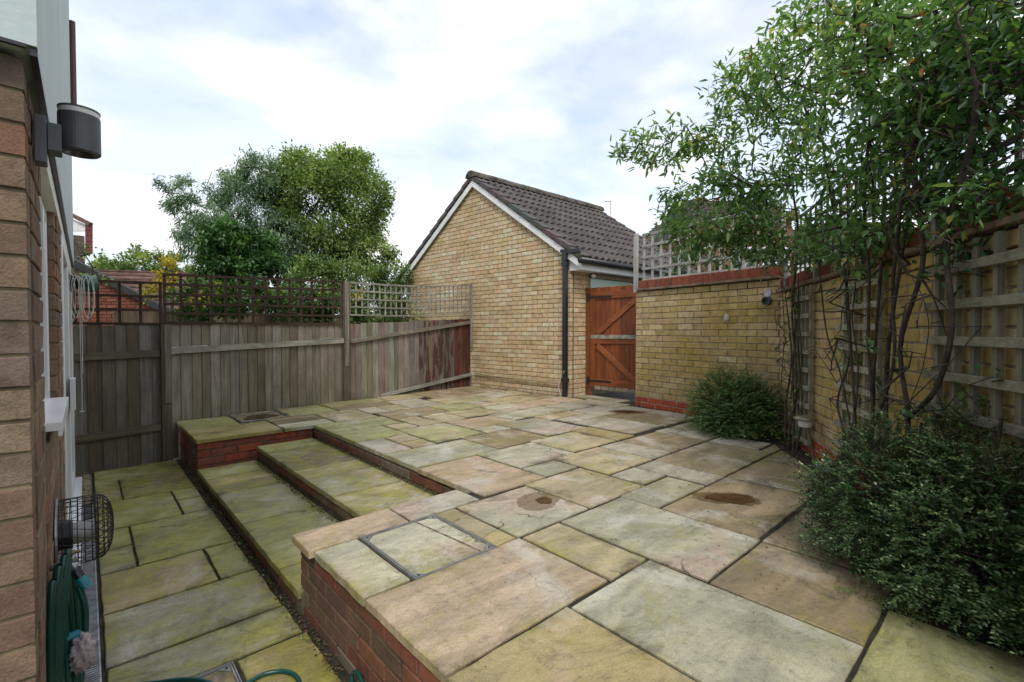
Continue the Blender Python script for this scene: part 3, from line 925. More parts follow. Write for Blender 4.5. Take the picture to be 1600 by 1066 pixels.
b_ = MB(); b_.tube(ringpts(0.004, RAD + 0.004), 0.0045, 6, False); b_.build('mounting_ring', M['steel'], fl)
b_ = MB(); b_.lathe(FC + [0.001, 0, -0.01], [(0.052, 0), (0.052, 0.045), (0.046, 0.0451)], axis=(1, 0, 0), n=24); b_.build('flue_collar', M['blackplastic'], fl)
b_ = MB(); b_.lathe(FC + [0.047, 0, -0.01], [(0.040, 0), (0.040, 0.06), (0.030, 0.0601), (0.030, 0.02)], axis=(1, 0, 0), n=24); b_.build('flue_pipe', mat_plain('flue_grey', (0.30, 0.30, 0.29), 0.45, 0.2, 9, metal=0.3), fl)
# tap, hose, rag
tp = thing('garden_tap', 'small brass and steel garden tap on the house wall', 'tap', (HX, 2.0, 0.28))
b_ = MB(); b_.tube([(HX, 2.0, 0.297), (-0.05, 2.0, 0.297), (-0.035, 1.995, 0.290), (-0.030, 1.99, 0.268)], [0.010, 0.010, 0.012, 0.010], 10); b_.tube([(-0.037, 2.0, 0.297), (-0.037, 2.0, 0.325)], [0.011, 0.007], 10)
b_.build('tap_body', M['steel'], tp, smooth=True)
b_ = MB(); b_.bar((-0.052, 2.0, 0.330), (-0.020, 2.0, 0.330), 0.009, 0.006); b_.bar((-0.037, 1.985, 0.330), (-0.037, 2.015, 0.330), 0.009, 0.0055); b_.build('tap_handle', mat_plain('brass', (0.33, 0.20, 0.12), 0.4, 0.2, 20, metal=0.6), tp)
hs = thing('garden_hose', 'green garden hose coiled over the tap, trailing across the lower paving', 'hose', (-0.04, 1.97, -0.38))
b_ = MB()
for i, (x0, y0, zt, bot, sp) in enumerate([(-0.078, 1.86, 0.300, -0.30, 0.02), (-0.066, 1.90, 0.322, -0.26, 0.035), (-0.056, 1.945, 0.335, -0.28, 0.05), (-0.048, 1.975, 0.340, -0.20, 0.07), (-0.070, 1.93, 0.315, -0.22, 0.06), (-0.045, 1.99, 0.320, -0.16, 0.10)]):
    pts = []
    for k in range(25):
        t = k / 24
        ang = math.pi * 2 * t
        zc = (zt + bot) / 2
        hh = (zt - bot) / 2
        wdt = 0.010 + sp * 0.5 * (1 - math.cos(ang)) * 0.5
        pts.append((x0 + math.sin(ang) * wdt * 0.6, y0 + 0.02 + math.sin(ang) * (0.02 + sp * 0.5), zc + hh * math.cos(ang)))
    b_.tube(pts, 0.0092, 8, False)
b_.build('hose_coil', M['hose'], hs, smooth=True)
def spl(cp, n=10):
    out = []
    cp = [np.array(q, float) for q in cp]
    P_ = [2 * cp[0] - cp[1]] + cp + [2 * cp[-1] - cp[-2]]
    for i in range(1, len(P_) - 2):
        for k in range(n):
            t = k / n
            out.append(0.5 * (2 * P_[i] + (P_[i + 1] - P_[i - 1]) * t + (2 * P_[i - 1] - 5 * P_[i] + 4 * P_[i + 1] - P_[i + 2]) * t * t + (3 * P_[i] - P_[i - 1] - 3 * P_[i + 1] + P_[i + 2]) * t ** 3))
    out.append(cp[-1])
    return out
b_ = MB(); b_.tube(spl([(-0.026, 1.985, 0.225), (-0.012, 1.975, 0.16), (-0.014, 1.98, 0.06), (-0.04, 1.97, -0.05)]), 0.0088, 8); b_.tube(spl([(-0.05, 1.98, -0.12), (-0.01, 1.96, -0.30), (0.03, 1.90, -0.362)] + [tuple(gz(a_, b2_, -0.370)) for a_, b2_ in ((200, 1085), (252, 1066), (310, 1063), (360, 1080), (392, 1064), (414, 1053), (440, 1049), (460, 1055), (470, 1072), (480, 1100), (520, 1095))]), 0.0088, 8, True)
b_.tube(spl([tuple(gz(520, 1095, -0.370)), (0.735, 1.72, -0.36), (0.758, 1.77, -0.335), (0.765, 1.735, -0.305), (0.765, 1.68, -0.325), (0.755, 1.60, -0.365)]), 0.0088, 8, True)
b_.build('hose_tail', M['hose'], hs, smooth=True)
b_ = MB(); b_.tube([(-0.030, 1.988, 0.272), (-0.020, 1.98, 0.252)], 0.0125, 12); b_.tube([(-0.034, 1.99, 0.279), (-0.030, 1.988, 0.272)], 0.014, 12); b_.build('connector_collar', M['blackplastic'], hs)
b_ = MB(); b_.tube([(-0.020, 1.98, 0.2515), (-0.010, 1.972, 0.230)], 0.0142, 14); b_.tube([(-0.0095, 1.9715, 0.2285), (-0.005, 1.968, 0.219)], 0.0135, 14); b_.build('hose_connector', M['teal'], hs)
b_ = MB(); b_.tube([(-0.052, 1.96, 0.085), (-0.030, 1.96, 0.088), (-0.024, 1.96, 0.078)], 0.012, 12); b_.build('hose_nozzle', M['teal'], hs)
# rag
rb = bmesh.new(); bmesh.ops.create_icosphere(rb, subdivisions=4, radius=1)
for v in rb.verts:
    c = v.co
    f = 1 + 0.22 * math.sin(9 * c.x + 4 * c.z) * math.cos(7 * c.y + 3 * c.x) + 0.12 * math.sin(17 * c.z + 5 * c.y) + 0.10 * math.sin(23 * c.x - 9 * c.y)
    v.co = Vector((c.x * 0.030 * f, c.y * 0.03 * f, c.z * 0.055 * f - 0.018 * abs(c.x) * f))
rm = bpy.data.meshes.new('cloth_rag'); rb.to_mesh(rm); rb.free(); rm.materials.append(M['rag'])
for p in rm.polygons: p.use_smooth = True
ro = bpy.data.objects.new('cloth_rag', rm); link(ro, None, (-0.020, 1.955, 0.035)); tag(ro, 'crumpled pinkish white cloth tied round the hanging hose', 'cloth')
# drain channel
dr = thing('drainage_channel', 'narrow grey metal grating along the foot of the house', 'drain', (0.0, 3.3, -0.40))
b_ = MB(); b_.box((-0.034, 1.2, -0.44), (0.031, 5.06, -0.40)); b_.build('channel', M['iron'], dr)
b_ = MB(); b_.box((-0.034, 1.2, -0.3995), (-0.028, 5.06, -0.378)); b_.box((0.025, 1.2, -0.3995), (0.031, 5.06, -0.378)); b_.build('channel_edge', M['steel'], dr)
b_ = MB()
for k in range(210):
    y = 1.22 + k * 0.0165
    if y < 4.65: b_.box((-0.0275, y, -0.392), (0.0245, y + 0.008, -0.380))
g_ = b_.build('grating', M['steel'], dr); g_['kind'] = 'stuff'
b_ = MB(); b_.box((-0.0275, 4.70, -0.3995), (0.0245, 5.05, -0.376)); b_.build('end_cover', mat_plain('dark_slate', (0.05, 0.055, 0.065), 0.5), dr)
# washing line reel
rl = thing('clothes_line_reel', 'green plastic retractable clothes line reel with looped white cord', 'clothes line', (HX, 5.5, 1.30))
b_ = MB()
for x, s in ((0.0, 1.0),):
    b_.lathe((-0.055, 5.5, 1.432), [(0.02, 0.0), (0.055, 0.01), (0.072, 0.04), (0.076, 0.08), (0.070, 0.12), (0.05, 0.142), (0.02, 0.15)], axis=(1, 0, 0), n=24)
b_.build('reel_body', M['reel'], rl, smooth=True)
b_ = MB(); b_.box((HX + 0.001, 5.44, 1.36), (-0.056, 5.56, 1.50)); b_.build('wall_bracket', M['blackplastic'], rl)
b_ = MB()
for k in range(7):
    x0 = -0.075 + 0.02 * k
    wd = 0.02 + 0.008 * (k % 3)
    zt = 1.50 - 0.008 * (k % 4)
    zb = 1.10 + 0.03 * ((k * 5) % 4)
    b_.tube([(x0 + wd * math.sin(2 * math.pi * j / 20), 5.41 - 0.004 * k, (zt + zb) / 2 + (zt - zb) / 2 * math.cos(2 * math.pi * j / 20)) for j in range(21)], 0.0028, 5, False)
b_.tube([(-0.030, 5.40, 1.48), (-0.028, 5.40, 0.62)], 0.0028, 5); b_.tube([(-0.016, 5.40, 1.48), (-0.018, 5.40, 0.66)], 0.0028, 5); b_.tube([(-0.024, 5.40, 0.62), (-0.026, 5.40, 0.345)], 0.003, 5); b_.box((-0.04, 5.395, 0.335), (-0.012, 5.405, 0.345))
b_.build('cord', M['cord'], rl)

# ================================================================== FENCE
PAL_F = [(0.175, 0.148, 0.112), (0.150, 0.126, 0.094), (0.200, 0.172, 0.136), (0.125, 0.100, 0.070), (0.185, 0.162, 0.134)]
PAL_FL = [(0.140, 0.130, 0.110), (0.105, 0.092, 0.070), (0.180, 0.172, 0.154), (0.085, 0.070, 0.048), (0.160, 0.152, 0.136)]


def board(parent, p, u, n, wdt, z0, z1, colr, mat, skew=0.0):
    colr = tuple(q * 1.22 for q in colr)
    """featheredge board: wedge section, one mesh"""
    p, u, n = np.array(p, float), np.array(u, float), np.array(n, float)
    mb = MB()
    j = rng.uniform(-0.008, 0.008)
    vs = []
    for z in (z0, z1 + j):
        sk = u * (skew * (z - z0))
        vs += [p + sk + [0, 0, z], p + sk + u * wdt + [0, 0, z], p + sk + u * wdt + n * 0.006 + [0, 0, z], p + sk + n * 0.017 + [0, 0, z]]
    mb.add(vs, [(0, 1, 2, 3), (4, 7, 6, 5), (0, 4, 5, 1), (1, 5, 6, 2), (2, 6, 7, 3), (3, 7, 4, 0)])
    return mb.build('board', mat, parent, color=colr)


def fence_bay(fn, o, u, n, length, ztop, zbot, pal, mat, wd=0.105):
    x = 0.0
    while x < length - 0.02:
        w_ = min(wd * rng.uniform(0.86, 1.1), length - x)
        f = x / length
        board(fn, np.array(o) + np.array(u) * x + np.array(n) * rng.uniform(0, 0.004), u, n, w_ + 0.006, zbot[0] + (zbot[1] - zbot[0]) * f, ztop[0] + (ztop[1] - ztop[0]) * f, pick(pal), mat, rng.uniform(-0.003, 0.003))
        x += w_


f1 = thing('fence_panel', 'dark shaded board fence panel next to the house', 'fence', (0.28, 6.32, -0.42))
fence_bay(f1, (-0.085, 6.33, 0), (1, 0, 0), (0, -1, 0), 0.69, (1.085, 1.09), (-0.42, -0.42), PAL_FL, M['fence'])
for za, zb in ((0.735, 0.755), (-0.075, -0.04)):
    b_ = MB(); b_.obox((0.255, 6.295, (za + zb) / 2 + 0.03), ((1, 0, (zb - za) / 0.68), (0, 1, 0), (0, 0, 1)), (0.338, 0.016, 0.036)); b_.build('rail', M['fence_rail'], f1, color=(0.115, 0.098, 0.068))
FD = np.array([0.993, 0.117, 0.0]); FN = np.array([0.117, -0.993, 0.0])
F0 = np.array([0.66, 6.50, 0.0])
f2 = thing('fence_panel', 'weathered grey board fence panel with pale top rail behind the steps', 'fence', (1.7, 6.63, -0.1))
fence_bay(f2, F0 + FD * 0.05, FD, FN, 2.08, (1.10, 1.11), (-0.42, -0.05), PAL_F, M['fence'])
b_ = MB(); b_.bar(F0 + FD * 0.05 + FN * 0.036 + [0, 0, 0.80], F0 + FD * 2.13 + FN * 0.036 + [0, 0, 0.885], 0.040, 0.068); b_.build('rail', M['fence_rail'], f2, color=(0.30, 0.275, 0.225))
for t0, z0 in ((0.24, 0.842), (1.95, 0.912)):
    b_ = MB(); b_.bar(F0 + FD * (t0 - 0.19) + FN * 0.040 + [0, 0, z0 - 0.006], F0 + FD * (t0 + 0.16) + FN * 0.040 + [0, 0, z0 + 0.008], 0.045, 0.014); b_.build('metal_strap', M['steel'], f2)
b_ = MB(); b_.obox((0.648, 6.30, 0.335), ((1, 0, 0), (0, 1, 0), (0, 0, 1)), (0.045, 0.045, 0.755)); b_.build('post', M['fence'], f2, color=(0.105, 0.085, 0.060))
b_ = MB(); b_.obox((0.660, 6.247, 0.665), ((1, 0, 0), (0, 1, 0), (0, 0, 1)), (0.028, 0.007, 0.42)); b_.build('post_cover', M['fence'], f2, color=(0.17, 0.14, 0.105))
f3 = thing('fence_panel', 'fence panel with flaking red brown stain beside the garage', 'fence', (4.1, 6.9, 0.0))
x = 0.0
while x < 2.44:
    w_ = 0.10 * rng.uniform(0.88, 1.1)
    w_ = min(w_, 2.47 - x)
    f = x / 2.47
    if f > 0.84: c_, m_ = (0.085, 0.034, 0.024), M['fence_red']
    elif f > 0.5: c_, m_ = (0.125, 0.098, 0.074), M['fence_red']
    else: c_, m_ = pick(PAL_F), M['fence']
    board(f3, F0 + FD * (2.24 + x) + FN * 0.003, FD, FN, w_ + 0.006, -0.06, 1.13 + 0.13 * f, tuple(q * rng.uniform(0.85, 1.15) for q in c_), m_)
    x += w_
b_ = MB(); b_.bar(F0 + FD * 2.24 + FN * 0.038 + [0, 0, 0.870], F0 + FD * 4.70 + FN * 0.038 + [0, 0, 1.190], 0.040, 0.055); b_.build('rail', M['fence_rail'], f3, color=(0.17, 0.15, 0.11))
b_ = MB(); b_.bar(F0 + FD * 2.75 + FN * 0.045 + [0, 0, 0.015], F0 + FD * 4.70 + FN * 0.045 + [0, 0, 0.215], 0.042, 0.050); b_.build('rail', M['fence_rail'], f3, color=(0.26, 0.25, 0.215))
b_ = MB(); b_.bar(F0 + FD * 2.26 + FN * 0.036 + [0, 0, 0.885], F0 + FD * 2.52 + FN * 0.036 + [0, 0, 0.925], 0.046, 0.014); b_.build('metal_strap', M['steel'], f3)
p3 = F0 + FD * 2.185
b_ = MB(); b_.obox(p3 + [0, 0, 0.80], (FD, FN, (0, 0, 1)), (0.05, 0.045, 0.93)); b_.build('post', M['fence'], f3, color=(0.10, 0.082, 0.06))
b_ = MB(); b_.obox(p3 + FN * 0.052 + [0, 0, 1.13], (FD, FN, (0, 0, 1)), (0.030, 0.006, 0.62)); b_.build('post_cover', M['fence'], f3, color=(0.20, 0.18, 0.14))
b_ = MB(); b_.obox(F0 + FD * 4.70 + FN * 0.055 + [0, 0, 1.32], (FD, FN, (0, 0, 1)), (0.022, 0.012, 0.58)); b_.build('post_cover', M['fence'], f3, color=(0.24, 0.22, 0.19))
b_ = MB(); b_.bar(F0 + FD * 4.66 + FN * 0.06 + [0, 0, 0.01], F0 + FD * 4.70 + FN * 0.06 + [0, 0, 0.20], 0.02, 0.02); b_.build('prop', M['steel'], f3)


def trellis(name, label, o, u, n, length, zb, zt, sp, colr, lw=0.022, lt=0.012, rows=None, mats=None, sag=0.0, group=None, drop=0.0, top_w=None):
    """verticals + horizontals, each lath a part; zb/zt = (start,end) heights"""
    o, u, n = np.array(o, float), np.array(u, float), np.array(n, float)
    tr = thing(name, label, 'trellis', tuple(o + u * length / 2 + [0, 0, min(zb)]), group)
    mv, mh = mats or (M['trellis'], M['trellis_h'])
    cnt = int(round(length / sp))
    for i in range(cnt + 1):
        f = i / cnt
        z0, z1 = zb[0] + (zb[1] - zb[0]) * f, zt[0] + (zt[1] - zt[0]) * f - sag * math.sin(math.pi * f)
        p = o + u * (length * f)
        b = MB(); b.obox(p + [0, 0, (z0 + z1) / 2], (u, n, (0, 0, 1)), (lw / 2, lt / 2, (z1 - z0) / 2)); b.build('upright_lath', mv, tr, color=pick([colr]))
    rows = rows or max(2, int(round((zt[0] - zb[0]) / sp)))
    for k in range(rows + 1):
        g = k / rows
        a0 = zb[0] + (zt[0] - zb[0]) * g * 0.985 + 0.008
        a1 = zb[1] + (zt[1] - zb[1]) * g * 0.985 + 0.008
        lwk = lw * (1.3 if (k == rows and top_w) else 1)
        if sag:
            pts = [o + u * length * t + n * (lt + 0.001) + [0, 0, a0 + (a1 - a0) * t - sag * math.sin(math.pi * t)] for t in np.linspace(0, 1, 9)]
            b = MB()
            for q, q2 in zip(pts[:-1], pts[1:]): b.bar(q, q2 + (q2 - q) * 0.002, lt, lwk)
        else:
            b = MB(); b.bar(o - u * lw * 0.7 + n * (lt + 0.001) + [0, 0, a0], o + u * (length + lw * 0.7) + n * (lt + 0.001) + [0, 0, a1], lt, lwk)
        b.build('cross_lath', mh, tr, color=pick([colr]))
    return tr


trellis('trellis_panel', 'small brown trellis on the fence panel next to the house', (-0.07, 6.33, 0), (1, 0, 0), (0, -1, 0), 0.68, (1.09, 1.09), (1.52, 1.54), 0.165, (0.050, 0.030, 0.020), 0.026, rows=3)
trellis('trellis_panel', 'long brown trellis on top of the middle fence panel', F0 + FN * 0.02, FD, FN, 2.14, (1.105, 1.115), (1.65, 1.735), 0.153, (0.050, 0.031, 0.021), 0.027, rows=5)
trellis('trellis_panel', 'sagging weathered grey trellis on the fence beside the garage', F0 + FD * 2.24 + FN * 0.035, FD, FN, 2.44, (1.255, 1.36), (1.735, 1.875), 0.100, (0.25, 0.235, 0.20), 0.020, rows=4, sag=0.035, top_w=1)

# ================================================================== GARAGE
G0 = np.array([5.58, 4.82, 0.0]); GU = np.array([-0.087, 0.996, 0.0]); GN = np.array([-0.996, -0.087, 0.0])
RD = np.array([1.0, -0.02, 0.0])
GW, GE, GA, GL = 4.36, 2.26, 3.82, 3.75
garage = thing('garage', 'buff brick garage with dark tiled gable roof', 'garage', tuple(G0 + GU * GW / 2))
def gp(t, z, d=0.0): return G0 + GU * t + GN * d + np.array([0, 0, z])
def rake(t): return GE + (GA - GE) * (1 - abs(t - GW / 2) / (GW / 2))
b_ = MB()
poly = [gp(0, -0.2), gp(GW, -0.2), gp(GW, GE), gp(GW / 2, GA), gp(0, GE)]
back = [q + RD * GL for q in poly]
fr = [q + RD * 0.02 for q in poly]
b_.add(fr + back, [(0, 1, 2, 3, 4), (9, 8, 7, 6, 5), (0, 5, 6, 1), (0, 4, 9, 5), (1, 6, 7, 2)])
gwall = b_.build('brick_wall', M['mortar_g'], garage)
rows = []
z = -0.035
while z < GA:
    zt = z + 0.075
    if zt < GE + 0.03: rows.append((z, 0.0, GW))
    else:
        e = (zt - 0.045 - GE) / (GA - GE) * GW / 2
        if GW - 2 * e > 0.1: rows.append((z, e, GW - e))
    z += 0.075
gb = courses(G0 + RD * 0.02 - GU * 0.012, GU, GN, rows, PAL_Y, proud=0.007)
gb += courses(G0 + RD * 0.105 - GU * 0.002, RD, np.array([0, -1.0, 0]), [(r_[0], 0.0, 0.42) for r_ in rows if r_[0] < GE - 0.1], PAL_Y, proud=0.007, start=1)
brick_objs(gwall, gb, M['yellow'], 300)
# roof
SL = math.atan2(GA - GE, GW / 2)
def rp(s, t, h=0.0):
    """s along the ridge, t across (0 right eave .. GW left eave)"""
    return G0 + GU * t + RD * s + np.array([0, 0, rake(t) + 0.05 + h])
dk = MB()
for ta, tb in ((-0.27, GW / 2), (GW + 0.2, GW / 2)):
    za, zb = GE - 0.27 * (GA - GE) / (GW / 2), GA
    if ta > 1: za = GE - 0.2 * (GA - GE) / (GW / 2)
    q = [G0 + GU * ta + RD * (-0.05) + [0, 0, za + 0.03], G0 + GU * tb + RD * (-0.05) + [0, 0, zb + 0.03], G0 + GU * tb + RD * GL + [0, 0, zb + 0.03], G0 + GU * ta + RD * GL + [0, 0, za + 0.03]]
    dk.add(q + [p + np.array([0, 0, 0.02]) for p in q], [(0, 1, 2, 3), (7, 6, 5, 4), (0, 4, 5, 1), (1, 5, 6, 2), (2, 6, 7, 3), (3, 7, 4, 0)])
roof = dk.build('roof', M['tile'], garage)
NR = 10
up_v = np.array([0, 0, 1.0])
def tile_mesh():
    wd, ln = 0.30, 0.335
    prof = [(0.0, 0.0), (0.022, 0.028), (0.055, 0.042), (0.088, 0.030), (0.112, 0.0), (0.150, -0.004), (0.172, 0.028), (0.205, 0.042), (0.238, 0.030), (0.262, 0.0), (0.300, 0.0)]
    vs, fs = [], []
    n = len(prof)
    for y, lift in ((0.0, 0.030), (ln, 0.004)):
        for x_, z_ in prof: vs.append((x_, y, z_ + lift))
    for x_, z_ in prof: vs.append((x_, 0.002, z_ * 0.15 + 0.002))
    for i in range(n - 1):
        fs += [(i, i + 1, n + i + 1, n + i), (2 * n + i, 2 * n + i + 1, i + 1, i)]
    me = bpy.data.meshes.new('tile')
    me.from_pydata(vs, [], fs)
    me.materials.append(M['tile_v'])
    return me
TM = tile_mesh()
sl_d = GU * math.cos(SL) + up_v * math.sin(SL)          # up the right slope
sl_n = np.cross(RD, sl_d); sl_n = sl_n / np.linalg.norm(sl_n)
from mathutils import Matrix
slope_len = (GW / 2 + 0.27) / math.cos(SL)
gauge = slope_len / NR
for r_ in range(NR):
    for c_ in range(int((GL + 0.02) / 0.30)):
        o = bpy.data.objects.new('tile', TM)
        base = G0 + GU * (-0.27) + np.array([0, 0, GE - 0.27 * math.tan(SL) + 0.052]) + sl_d * (gauge * r_ + rng.uniform(-0.004, 0.004)) + RD * (0.06 + 0.30 * c_ + 0.0)
        link(o, roof, tuple(base))
        mt = Matrix((tuple(RD), tuple(sl_d), tuple(sl_n))).transposed()
        o.rotation_euler = mt.to_euler()
        o.scale = (1, gauge * 1.12 / 0.335, 1)
        kk = rng.uniform(0.78, 1.28)
        o.color = (0.080 * kk, 0.068 * kk * rng.uniform(0.96, 1.04), 0.063 * kk, 1)
# verge units down both rakes
for side in (0, 1):
    sd_ = sl_d if side == 0 else (-GU * math.cos(SL) + up_v * math.sin(SL))
    nn = np.cross(RD, sl_d) if side == 0 else -np.cross(RD, sd_)
    nn = nn / np.linalg.norm(nn)
    st = G0 + (GU * (-0.27) if side == 0 else GU * (GW + 0.27)) + np.array([0, 0, GE - 0.27 * math.tan(SL) + 0.05])
    for k in range(NR):
        a = st + sd_ * (gauge * k) + nn * 0.025
        b2 = st + sd_ * (gauge * (k + 1.06)) + nn * 0.002
        b_ = MB()
        b_.obox((a + b2) / 2 + RD * (-0.005), ((b2 - a) / np.linalg.norm(b2 - a), RD, nn), (np.linalg.norm(b2 - a) / 2, 0.065, 0.038))
        b_.build('verge_tile', M['tile_v'], roof, bevel=0.006, color=tuple(x * rng.uniform(0.8, 1.25) for x in (0.080, 0.066, 0.060)))
# ridge tiles
for k in range(9):
    s0 = -0.09 + k * (GL + 0.05) / 9
    b_ = MB()
    pr_ = []
    for s in (s0, s0 + (GL + 0.05) / 9 + 0.02):
        for j in range(9):
            a = math.pi * j / 8
            pr_.append(G0 + GU * (GW / 2 + 0.125 * math.cos(a)) + RD * s + np.array([0, 0, GA + 0.045 + 0.125 * math.sin(a) + 0.004 * (k % 2)]))
    b_.add(pr_, [(j, j + 1, 9 + j + 1, 9 + j) for j in range(8)] + [tuple(range(9)), tuple(range(17, 8, -1))])
    b_.build('ridge_tile', M['mosstile'], roof, smooth=False)
# white bargeboards
for side in (0, 1):
    b_ = MB()
    t0 = -0.26 if side == 0 else GW + 0.26
    z0 = GE - 0.26 * math.tan(SL)
    q0 = G0 + GU * t0 + np.array([0, 0, z0 - 0.115]) + GN * 0.022
    q1 = G0 + GU * (GW / 2) + np.array([0, 0, GA - 0.115]) + GN * 0.022
    b_.add([q0, q1, q1 + [0, 0, 0.115], q0 + [0, 0, 0.115]] + [p + GN * 0.022 for p in (q0, q1, q1 + np.array([0, 0, 0.115]), q0 + np.array([0, 0, 0.115]))], [(0, 1, 2, 3), (7, 6, 5, 4), (0, 4, 5, 1), (1, 5, 6, 2), (2, 6, 7, 3), (3, 7, 4, 0)])
    b_.build('bargeboard', M['whitewood'], garage)
# boxed eaves, gutter, downpipe
ez = GE - 0.27 * math.tan(SL)
def side_box(mb, s0, s1, t0, t1, z0, z1):
    vs = [G0 + RD * s + GU * t + np.array([0, 0, z]) for z in (z0, z1) for t in (t0, t1) for s in (s0, s1)]
    mb.add(vs, [(0, 1, 3, 2), (4, 6, 7, 5), (0, 4, 5, 1), (2, 3, 7, 6), (0, 2, 6, 4), (1, 5, 7, 3)])
b_ = MB(); side_box(b_, 0.0, GL, -0.24, -0.006, ez - 0.11, ez + 0.045); b_.build('boxed_eaves', M['whitewood'], garage)
b_ = MB(); b_.tube([G0 + RD * s + GU * (-0.30) + [0, 0, ez + 0.02] for s in (-0.12, GL)], 0.050, 12); b_.build('gutter', M['blackplastic'], garage, smooth=True)
b_ = MB(); b_.tube([G0 + RD * s + GU * (GW + 0.30) + [0, 0, ez + 0.02] for s in (-0.12, GL)], 0.050, 12); b_.build('gutter', M['blackplastic'], garage, smooth=True)
dp = G0 + GN * 0.055 + GU * 0.035
b_ = MB(); b_.obox(dp + [0, 0, 1.06], (GU, GN, (0, 0, 1)), (0.034, 0.034, 1.06)); b_.build('downpipe', M['blackplastic'], garage, bevel=0.006)
b_ = MB(); b_.obox(dp + [0, 0, 2.20], (GU, GN, (0, 0, 1)), (0.042, 0.040, 0.085)); b_.obox(dp - GU * 0.14 + [0, 0, 2.245], (GU, GN, (0, 0, 1)), (0.14, 0.032, 0.030)); b_.obox(dp + GU * 0.012 + [0, 0, 2.265], (GU, GN, (0, 0, 1)), (0.062, 0.046, 0.022)); b_.build('hopper', M['blackplastic'], garage, bevel=0.004)
for zc in (2.06, 0.26):
    b_ = MB(); b_.obox(dp + [0, 0, zc], (GU, GN, (0, 0, 1)), (0.052, 0.039, 0.035)); b_.build('pipe_bracket', M['blackplastic'], garage, bevel=0.004)
b_ = MB(); b_.tube([G0 + GU * t + GN * 0.024 + [0, 0, zq] for t, zq in ((0.1, 0.195), (0.9, 0.205), (1.7, 0.215), (2.13, 0.245))], 0.013, 8); b_.build('conduit', M['pipe'], garage)
b_ = MB(); b_.tube(spl([G0 + GU * 0.02 + GN * 0.10 + [0, 0, 0.40], G0 + GU * 0.10 + GN * 0.06 + [0, 0, 0.30], G0 + GU * 0.16 + GN * 0.05 + [0, 0, 0.15], G0 + GU * 0.12 + GN * 0.05 + [0, 0, 0.02]]), 0.006, 6); b_.build('cable', M['cord'], garage)
b_ = MB(); side_box(b_, 0.46, 3.0, -0.05, -0.02, 1.30, ez - 0.19); b_.build('green_panel', M['greenpanel'], garage)
b_ = MB(); side_box(b_, 0.47, 3.0, -0.09, -0.021, ez - 0.185, ez - 0.125); b_.build('door_head', mat_plain('brown_timber', (0.23, 0.17, 0.10), 0.7), garage)
b_ = MB(); b_.lathe(G0 + RD * 0.46 + GU * (-0.10) + [0, 0, ez - 0.16], [(0.03, -0.035), (0.034, 0.0), (0.028, 0.03)], axis=(-0.9, -0.4, 0), n=14); b_.build('security_light', M['whitewood'], garage)

# ================================================================== GATE
GT0 = G0 + RD * 0.41 - GU * 0.02
gu = -GU
GH, GWD = 1.71, 0.95
gate = thing('garden_gate', 'orange stained ledged and braced wooden gate beside the garage', 'gate', tuple(GT0 + gu * 0.5))
GC = (0.205, 0.054, 0.014)
b_ = MB(); b_.obox(GT0 + gu * 0.03 + [0, 0, 0.85], (gu, GN, (0, 0, 1)), (0.035, 0.035, 0.87)); b_.build('gate_post', M['gate'], gate, color=(0.18, 0.052, 0.015))
nb_ = 10
bw = (GWD - 0.09) / nb_
for k in range(nb_):
    b_ = MB(); b_.obox(GT0 + gu * (0.085 + bw * (k + 0.5)) + [0, 0, 0.13 + (GH - 0.13) / 2 + 0.006 * (k % 2)], (gu, GN, (0, 0, 1)), (bw / 2 - 0.003, 0.009, (GH - 0.13) / 2))
    b_.build('board', M['gate'], gate, color=pick([GC, (0.165, 0.043, 0.012), (0.225, 0.063, 0.017)]), bevel=0.003)
def rail(z, hh, colr=GC, nm='ledge'):
    b = MB(); b.obox(GT0 + gu * (0.08 + (GWD - 0.08) / 2) + GN * 0.022 + [0, 0, z], (gu, GN, (0, 0, 1)), ((GWD - 0.085) / 2, 0.012, hh)); return b.build(nm, M['gate_h'], gate, color=colr, bevel=0.003)
rail(1.585, 0.055); rail(0.86, 0.035); rail(0.215, 0.050)
b_ = MB(); b_.obox(GT0 + gu * 0.53 + GN * 0.0225 + [0, 0, 0.935], (gu, GN, (0, 0, 1)), (0.44, 0.0135, 0.030)); b_.build('slide_bolt_board', mat_plain('pale_weathered_batten', (0.33, 0.31, 0.25), 0.9, 0.35, 14), gate)
for xs in (0.12, GWD - 0.05):
    b_ = MB(); b_.obox(GT0 + gu * xs + GN * 0.0215 + [0, 0, 0.915], (gu, GN, (0, 0, 1)), (0.045, 0.0105, 0.78)); b_.build('stile', M['gate'], gate, color=(0.19, 0.052, 0.014), bevel=0.003)
def brace(a, b2):
    m = MB(); m.bar(GT0 + gu * a[0] + GN * 0.024 + [0, 0, a[1]], GT0 + gu * b2[0] + GN * 0.024 + [0, 0, b2[1]], 0.018, 0.085); m.build('brace', M['gate_h'], gate, color=(0.235, 0.070, 0.020), bevel=0.003)
brace((0.20, 0.98), (0.90, 1.52)); brace((0.20, 0.80), (0.90, 0.26))
for z in (1.56, 0.235):
    b_ = MB(); b_.obox(GT0 + gu * 0.26 + GN * 0.037 + [0, 0, z], (gu, GN, (0, 0, 1)), (0.20, 0.003, 0.016)); b_.obox(GT0 + gu * 0.045 + GN * 0.039 + [0, 0, z], (gu, GN, (0, 0, 1)), (0.022, 0.004, 0.062)); b_.build('hinge', M['iron'], gate)
b_ = MB(); b_.obox(GT0 + gu * 0.985 + GN * 0.04 + [0, 0, 1.30], (gu, GN, (0, 0, 1)), (0.028, 0.012, 0.10)); b_.obox(GT0 + gu * 0.97 + GN * 0.042 + [0, 0, 0.945], (gu, GN, (0, 0, 1)), (0.06, 0.012, 0.028)); b_.obox(GT0 + gu * 0.97 + GN * 0.042 + [0, 0, 0.76], (gu, GN, (0, 0, 1)), (0.055, 0.010, 0.016)); b_.build('latch', M['iron'], gate)
